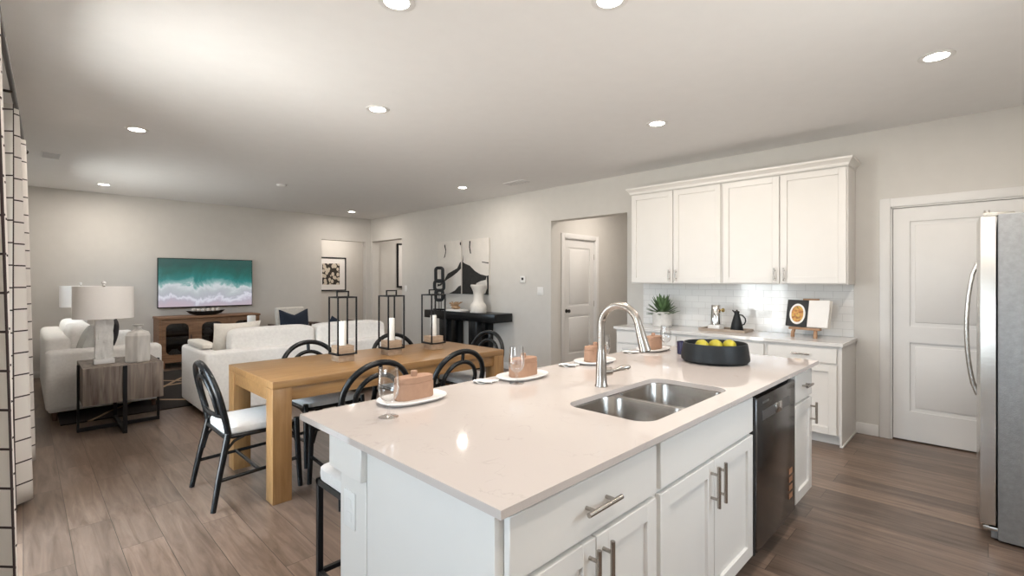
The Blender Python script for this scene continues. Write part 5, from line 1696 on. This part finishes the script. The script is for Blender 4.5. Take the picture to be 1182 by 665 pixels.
# low dark lounge chair glimpsed behind the sofa cushions
t = thing('lounge_chair', 'dark low lounge chair glimpsed between the lanterns behind the sofa', 'armchair', (3.60, 7.45, 0.0))
bm = B(); box(bm, -0.24, 0.24, -0.26, 0.26, 0.30, 0.42, 0.03, 3); obj('seat', bm, M_blackcl, t)
for s in (-1, 1):
    bm = B(); box(bm, s * 0.29 - 0.03, s * 0.29 + 0.03, -0.28, 0.30, 0.705, 0.735, 0.008, 2); obj('arm', bm, M_darkwood, t)
    for y in (-0.24, 0.26):
        bm = B(); box(bm, s * 0.29 - 0.018, s * 0.29 + 0.018, y - 0.018, y + 0.018, 0.0125, 0.7045, 0.003); obj('leg', bm, M_darkwood, t)
    bm = B(); box(bm, min(s * 0.235, s * 0.275), max(s * 0.235, s * 0.275), -0.05, 0.05, 0.33, 0.38); box(bm, s * 0.29 - 0.014, s * 0.29 + 0.014, -0.22, 0.24, 0.33, 0.38); obj('side_rail', bm, M_darkwood, t)
bm = B(); pillow(bm, 0.32, 0.30, 0.12, Matrix.Rotation(radians(30), 4, 'Y'), 0.05)
o = obj('throw_pillow', bm, M_navy); o.location = (3.545, 7.50, 0.625); tag(o, 'small navy pillow on the dark lounge chair behind the sofa', 'pillow')

# ------------------------------------------------------------------ console table, canvases and ornaments on the right wall
QX0, QX1, QY0, QY1, QZ = 4.985, XR - 0.016, 5.29, 7.10, 0.885
t = thing('console_table', 'black console table with thick top against the wall under the canvases', 'console table', ((QX0 + QX1) / 2, (QY0 + QY1) / 2, 0))
bm = B(); box(bm, QX0, QX1, QY0, QY1, QZ - 0.135, QZ, 0.004); obj('tabletop', bm, M_black, t, world=True)
for yy in (QY0 + 0.42, QY1 - 0.62):
    for xx in (QX0 + 0.01, QX1 - 0.125):
        bm = B(); box(bm, xx, xx + 0.11, yy, yy + 0.20, 0, QZ - 0.1355, 0.004); obj('leg', bm, M_black, t, world=True)

# canvases: pale ground with black hill shapes
def canvas(lab, y0, y1, z0, z1, shapes):
    t = thing('canvas_art', lab, 'painting', (XR, (y0 + y1) / 2, z0))
    bm = B(); box(bm, XR - 0.035, XR - 0.001, y0, y1, z0, z1, 0.003); o = obj('canvas', bm, M_art, t, world=True)
    for pts in shapes:
        bm = B()
        t2 = bmesh.new(); prism(t2, pts, 0.0, 0.0012)
        for v in t2.verts:
            v.co = Vector((XR - 0.0352 - v.co.z, y1 - v.co.x * (y1 - y0), z0 + v.co.y * (z1 - z0)))
        bmesh.ops.recalc_face_normals(t2, faces=t2.faces); merge(bm, t2)
        obj('painted_shape', bm, M_ink, o, world=True)


M_art = mat('canvas_ground', (0.68, 0.645, 0.60), 0.9, var=0.05, scale=6)
M_ink = mat('black_paint', (0.022, 0.021, 0.020), 0.85, var=0.2, scale=20)
canvas('left canvas of the pair, pale with a black hill rising right', 6.528, 7.205, 1.165, 2.100, [
    [(0.0, 0.12), (0.12, 0.16), (0.45, 0.30), (0.62, 0.36), (0.82, 0.44), (0.93, 0.47), (0.985, 0.36), (0.95, 0.42), (1.0, 0.38), (1.0, 0.52), (0.93, 0.60), (0.86, 0.48), (0.62, 0.42), (0.40, 0.36), (0.22, 0.22), (0.08, 0.18), (0.0, 0.17)][:9] + [(1.0, 0.38), (1.0, 0.58), (0.95, 0.61), (0.85, 0.49), (0.62, 0.43), (0.42, 0.37), (0.25, 0.24), (0.08, 0.19), (0.0, 0.18)] if False else
    [(0.0, 0.13), (0.15, 0.15), (0.40, 0.26), (0.65, 0.33), (0.85, 0.40), (1.0, 0.47), (1.0, 0.60), (0.95, 0.58), (0.85, 0.48), (0.65, 0.43), (0.45, 0.38), (0.28, 0.24), (0.10, 0.18), (0.0, 0.18)],
    [(0.50, 0.0), (1.0, 0.0), (1.0, 0.16), (0.90, 0.14), (0.75, 0.06)],
    [(0.30, 0.92), (0.34, 0.95), (0.38, 0.84), (0.37, 0.78), (0.33, 0.70), (0.28, 0.68), (0.33, 0.76), (0.35, 0.82)],
    [(0.95, 0.95), (1.0, 0.97), (1.0, 0.90), (0.96, 0.91)],
])
canvas('right canvas of the pair, pale with a black hill falling right', 5.818, 6.495, 1.165, 2.100, [
    [(0.0, 0.0), (0.42, 0.0), (0.50, 0.10), (0.55, 0.20), (0.72, 0.24), (0.90, 0.26), (0.93, 0.33), (0.70, 0.36), (0.50, 0.42), (0.30, 0.52), (0.12, 0.56), (0.0, 0.60)],
    [(0.80, 0.0), (1.0, 0.0), (1.0, 0.34), (0.93, 0.33), (0.95, 0.12), (0.88, 0.02)],
    [(0.28, 0.97), (0.33, 0.97), (0.31, 0.86), (0.35, 0.74), (0.31, 0.74), (0.27, 0.86)],
    [(0.02, 0.62), (0.05, 0.68), (0.04, 0.60)] and [(0.0, 0.60), (0.05, 0.72), (0.03, 0.58)],
    [(0.76, 0.585), (1.0, 0.565), (1.0, 0.545), (0.76, 0.57)],
])

# chain link sculpture on a rod stand
t = thing('chain_sculpture', 'black chain link sculpture on a stand at the left of the console table', 'sculpture', (5.13, 6.86, QZ))
bm = B(); box(bm, -0.06, 0.06, -0.10, 0.10, 0, 0.02, 0.003); obj('stand_base', bm, M_black, t)
bm = B(); tube(bm, [(0.02, 0.03, 0.02), (0.02, 0.03, 0.30)], 0.006, 8); tube(bm, [(0.02, -0.03, 0.02), (0.02, -0.03, 0.30)], 0.006, 8); obj('stand_rod', bm, M_black, t)


def link(bm, cz, w, h, r, ang):
    pts = []
    rr = w * 0.9
    for (y, z) in rrect(-w, w, -h, h, rr * 0.7, 5):
        pts.append((sin(ang) * y, cos(ang) * y, cz + z))
    tube(bm, pts, r, 10, closed=True)


for (cz, w_, h_, ang) in ((0.255, 0.062, 0.085, -0.70), (0.425, 0.080, 0.085, -0.90), (0.615, 0.062, 0.118, -0.72)):
    bm = B(); link(bm, cz, w_, h_, 0.029, ang); obj('chain_link', bm, M_bowl, t, smooth=60)

# book and driftwood
bm = B(); box(bm, -0.10, 0.10, -0.19, 0.19, 0.0, 0.030, 0.003)
o = obj('coffee_table_book', bm, M_paper); o.location = (5.10, 6.33, QZ + 0.0005); o.rotation_euler.z = 0.05; tag(o, 'pale book lying flat under the driftwood on the console table', 'book')
bm = B(); rr = random.Random(5)
for k in range(26):
    a = rr.uniform(0, 2 * pi); ln = rr.uniform(0.06, 0.17); y0 = rr.uniform(-0.06, 0.06); zz = rr.uniform(0.02, 0.06)
    p0 = Vector((0, y0, zz)); d = Vector((0.45 * cos(a), sin(a), rr.uniform(-0.1, 1.1)))
    p1 = p0 + d * ln * 0.5 + Vector((rr.uniform(-.015, .015), 0, rr.uniform(0, .02))); p2 = p0 + d * ln
    for p in (p0, p1, p2):
        p.z = max(0.017, min(p.z, 0.125)); 
    tube(bm, [p0, p1, p2], [0.016, 0.014, 0.007], 8)
superell(bm, (0, 0, 0.03), (0.05, 0.10, 0.029), 0.9, 0.9, 20, 12)
o = obj('driftwood', bm, M_coral, smooth=60); o.location = (5.10, 6.36, QZ + 0.031); tag(o, 'tangle of tan driftwood resting on the book on the console table', 'driftwood')
# white plaster vase
t = thing('vase', 'tall white pedestal vase at the right of the console table', 'vase', (5.14, 5.835, QZ))
bm = B(); lathe(bm, [(0, 0), (0.128, 0), (0.134, 0.01), (0.132, 0.10), (0.118, 0.13), (0.088, 0.165), (0.078, 0.20), (0.076, 0.28), (0.086, 0.34), (0.108, 0.39), (0.126, 0.425), (0.126, 0.445), (0.112, 0.445), (0.09, 0.40), (0, 0.38)], 40)
obj('vase_body', bm, M_whitem, t, smooth=50)

# thermostat, switches
t = thing('thermostat', 'small white thermostat with a dark screen on the wall right of the canvases', 'thermostat', (XR, 5.073, 1.416))
bm = B(); box(bm, -0.022, -0.0005, -0.048, 0.048, -0.05, 0.05, 0.006, 2); th = obj('case', bm, M_plastic, t)
bm = B(); box(bm, -0.0235, -0.0221, -0.025, 0.018, -0.012, 0.025, 0.0005, 1); obj('display', bm, M_dark, th)
def switch(y, z, w_, lab, n):
    t = thing('light_switch', lab, 'light switch', (XR, y, z))
    bm = B(); box(bm, -0.007, -0.0005, -w_ / 2, w_ / 2, -0.06, 0.06, 0.002, 2); pl = obj('plate', bm, M_plastic, t)
    for k in range(n):
        yy = (k - (n - 1) / 2) * 0.046
        bm = B(); box(bm, -0.0095, -0.0071, yy - 0.016, yy + 0.016, -0.034, 0.034, 0.001, 1); obj('rocker', bm, M_plastic, pl)
switch(4.721, 1.242, 0.118, 'double light switch on the wall left of the wide hallway opening', 2)
switch(8.30, 1.239, 0.075, 'single light switch on the wall right of the far corner opening', 1)

# ------------------------------------------------------------------ framed pictures in the rooms beyond
def framed(lab, F, u0, u1, z0, z1, fw, mats, inner):
    c = F((u0 + u1) / 2, 0, z0)
    t = thing('framed_picture', lab, 'picture', c)
    bm = B()
    fbox(bm, F, u0, u0 + fw, 0.001, 0.030, z0, z1, 0.002, 1); fbox(bm, F, u1 - fw, u1, 0.001, 0.030, z0, z1, 0.002, 1)
    fbox(bm, F, u0 + fw, u1 - fw, 0.001, 0.030, z0, z0 + fw, 0.002, 1); fbox(bm, F, u0 + fw, u1 - fw, 0.001, 0.030, z1 - fw, z1, 0.002, 1)
    obj('frame', bm, M_blackm, t, world=True)
    bm = B(); fbox(bm, F, u0 + fw - 0.002, u1 - fw + 0.002, 0.002, 0.014, z0 + fw - 0.002, z1 - fw + 0.002); mt = obj('mat_board', bm, mats[0], t, world=True)
    a, b2, c0, c1 = inner
    bm = B(); fbox(bm, F, a, b2, 0.0142, 0.0165, c0, c1); obj('print', bm, mats[1], mt, world=True)


F_e = lambda u, d, z: (u, 11.2 - d, z)
framed('framed leaf print with wide mat, seen through the far doorway', F_e, 4.80, 5.547, 1.150, 1.955, 0.028, (M_paper, M_leafp), (4.955, 5.385, 1.300, 1.805))
F_p = lambda u, d, z: (u, YT + 0.02 - d, z)
framed('black framed picture on the passage wall, cut by the corner opening', F_p, 6.055, 6.85, 1.235, 2.255, 0.035, (M_paper, M_bookgrey), (6.20, 6.70, 1.40, 2.09))
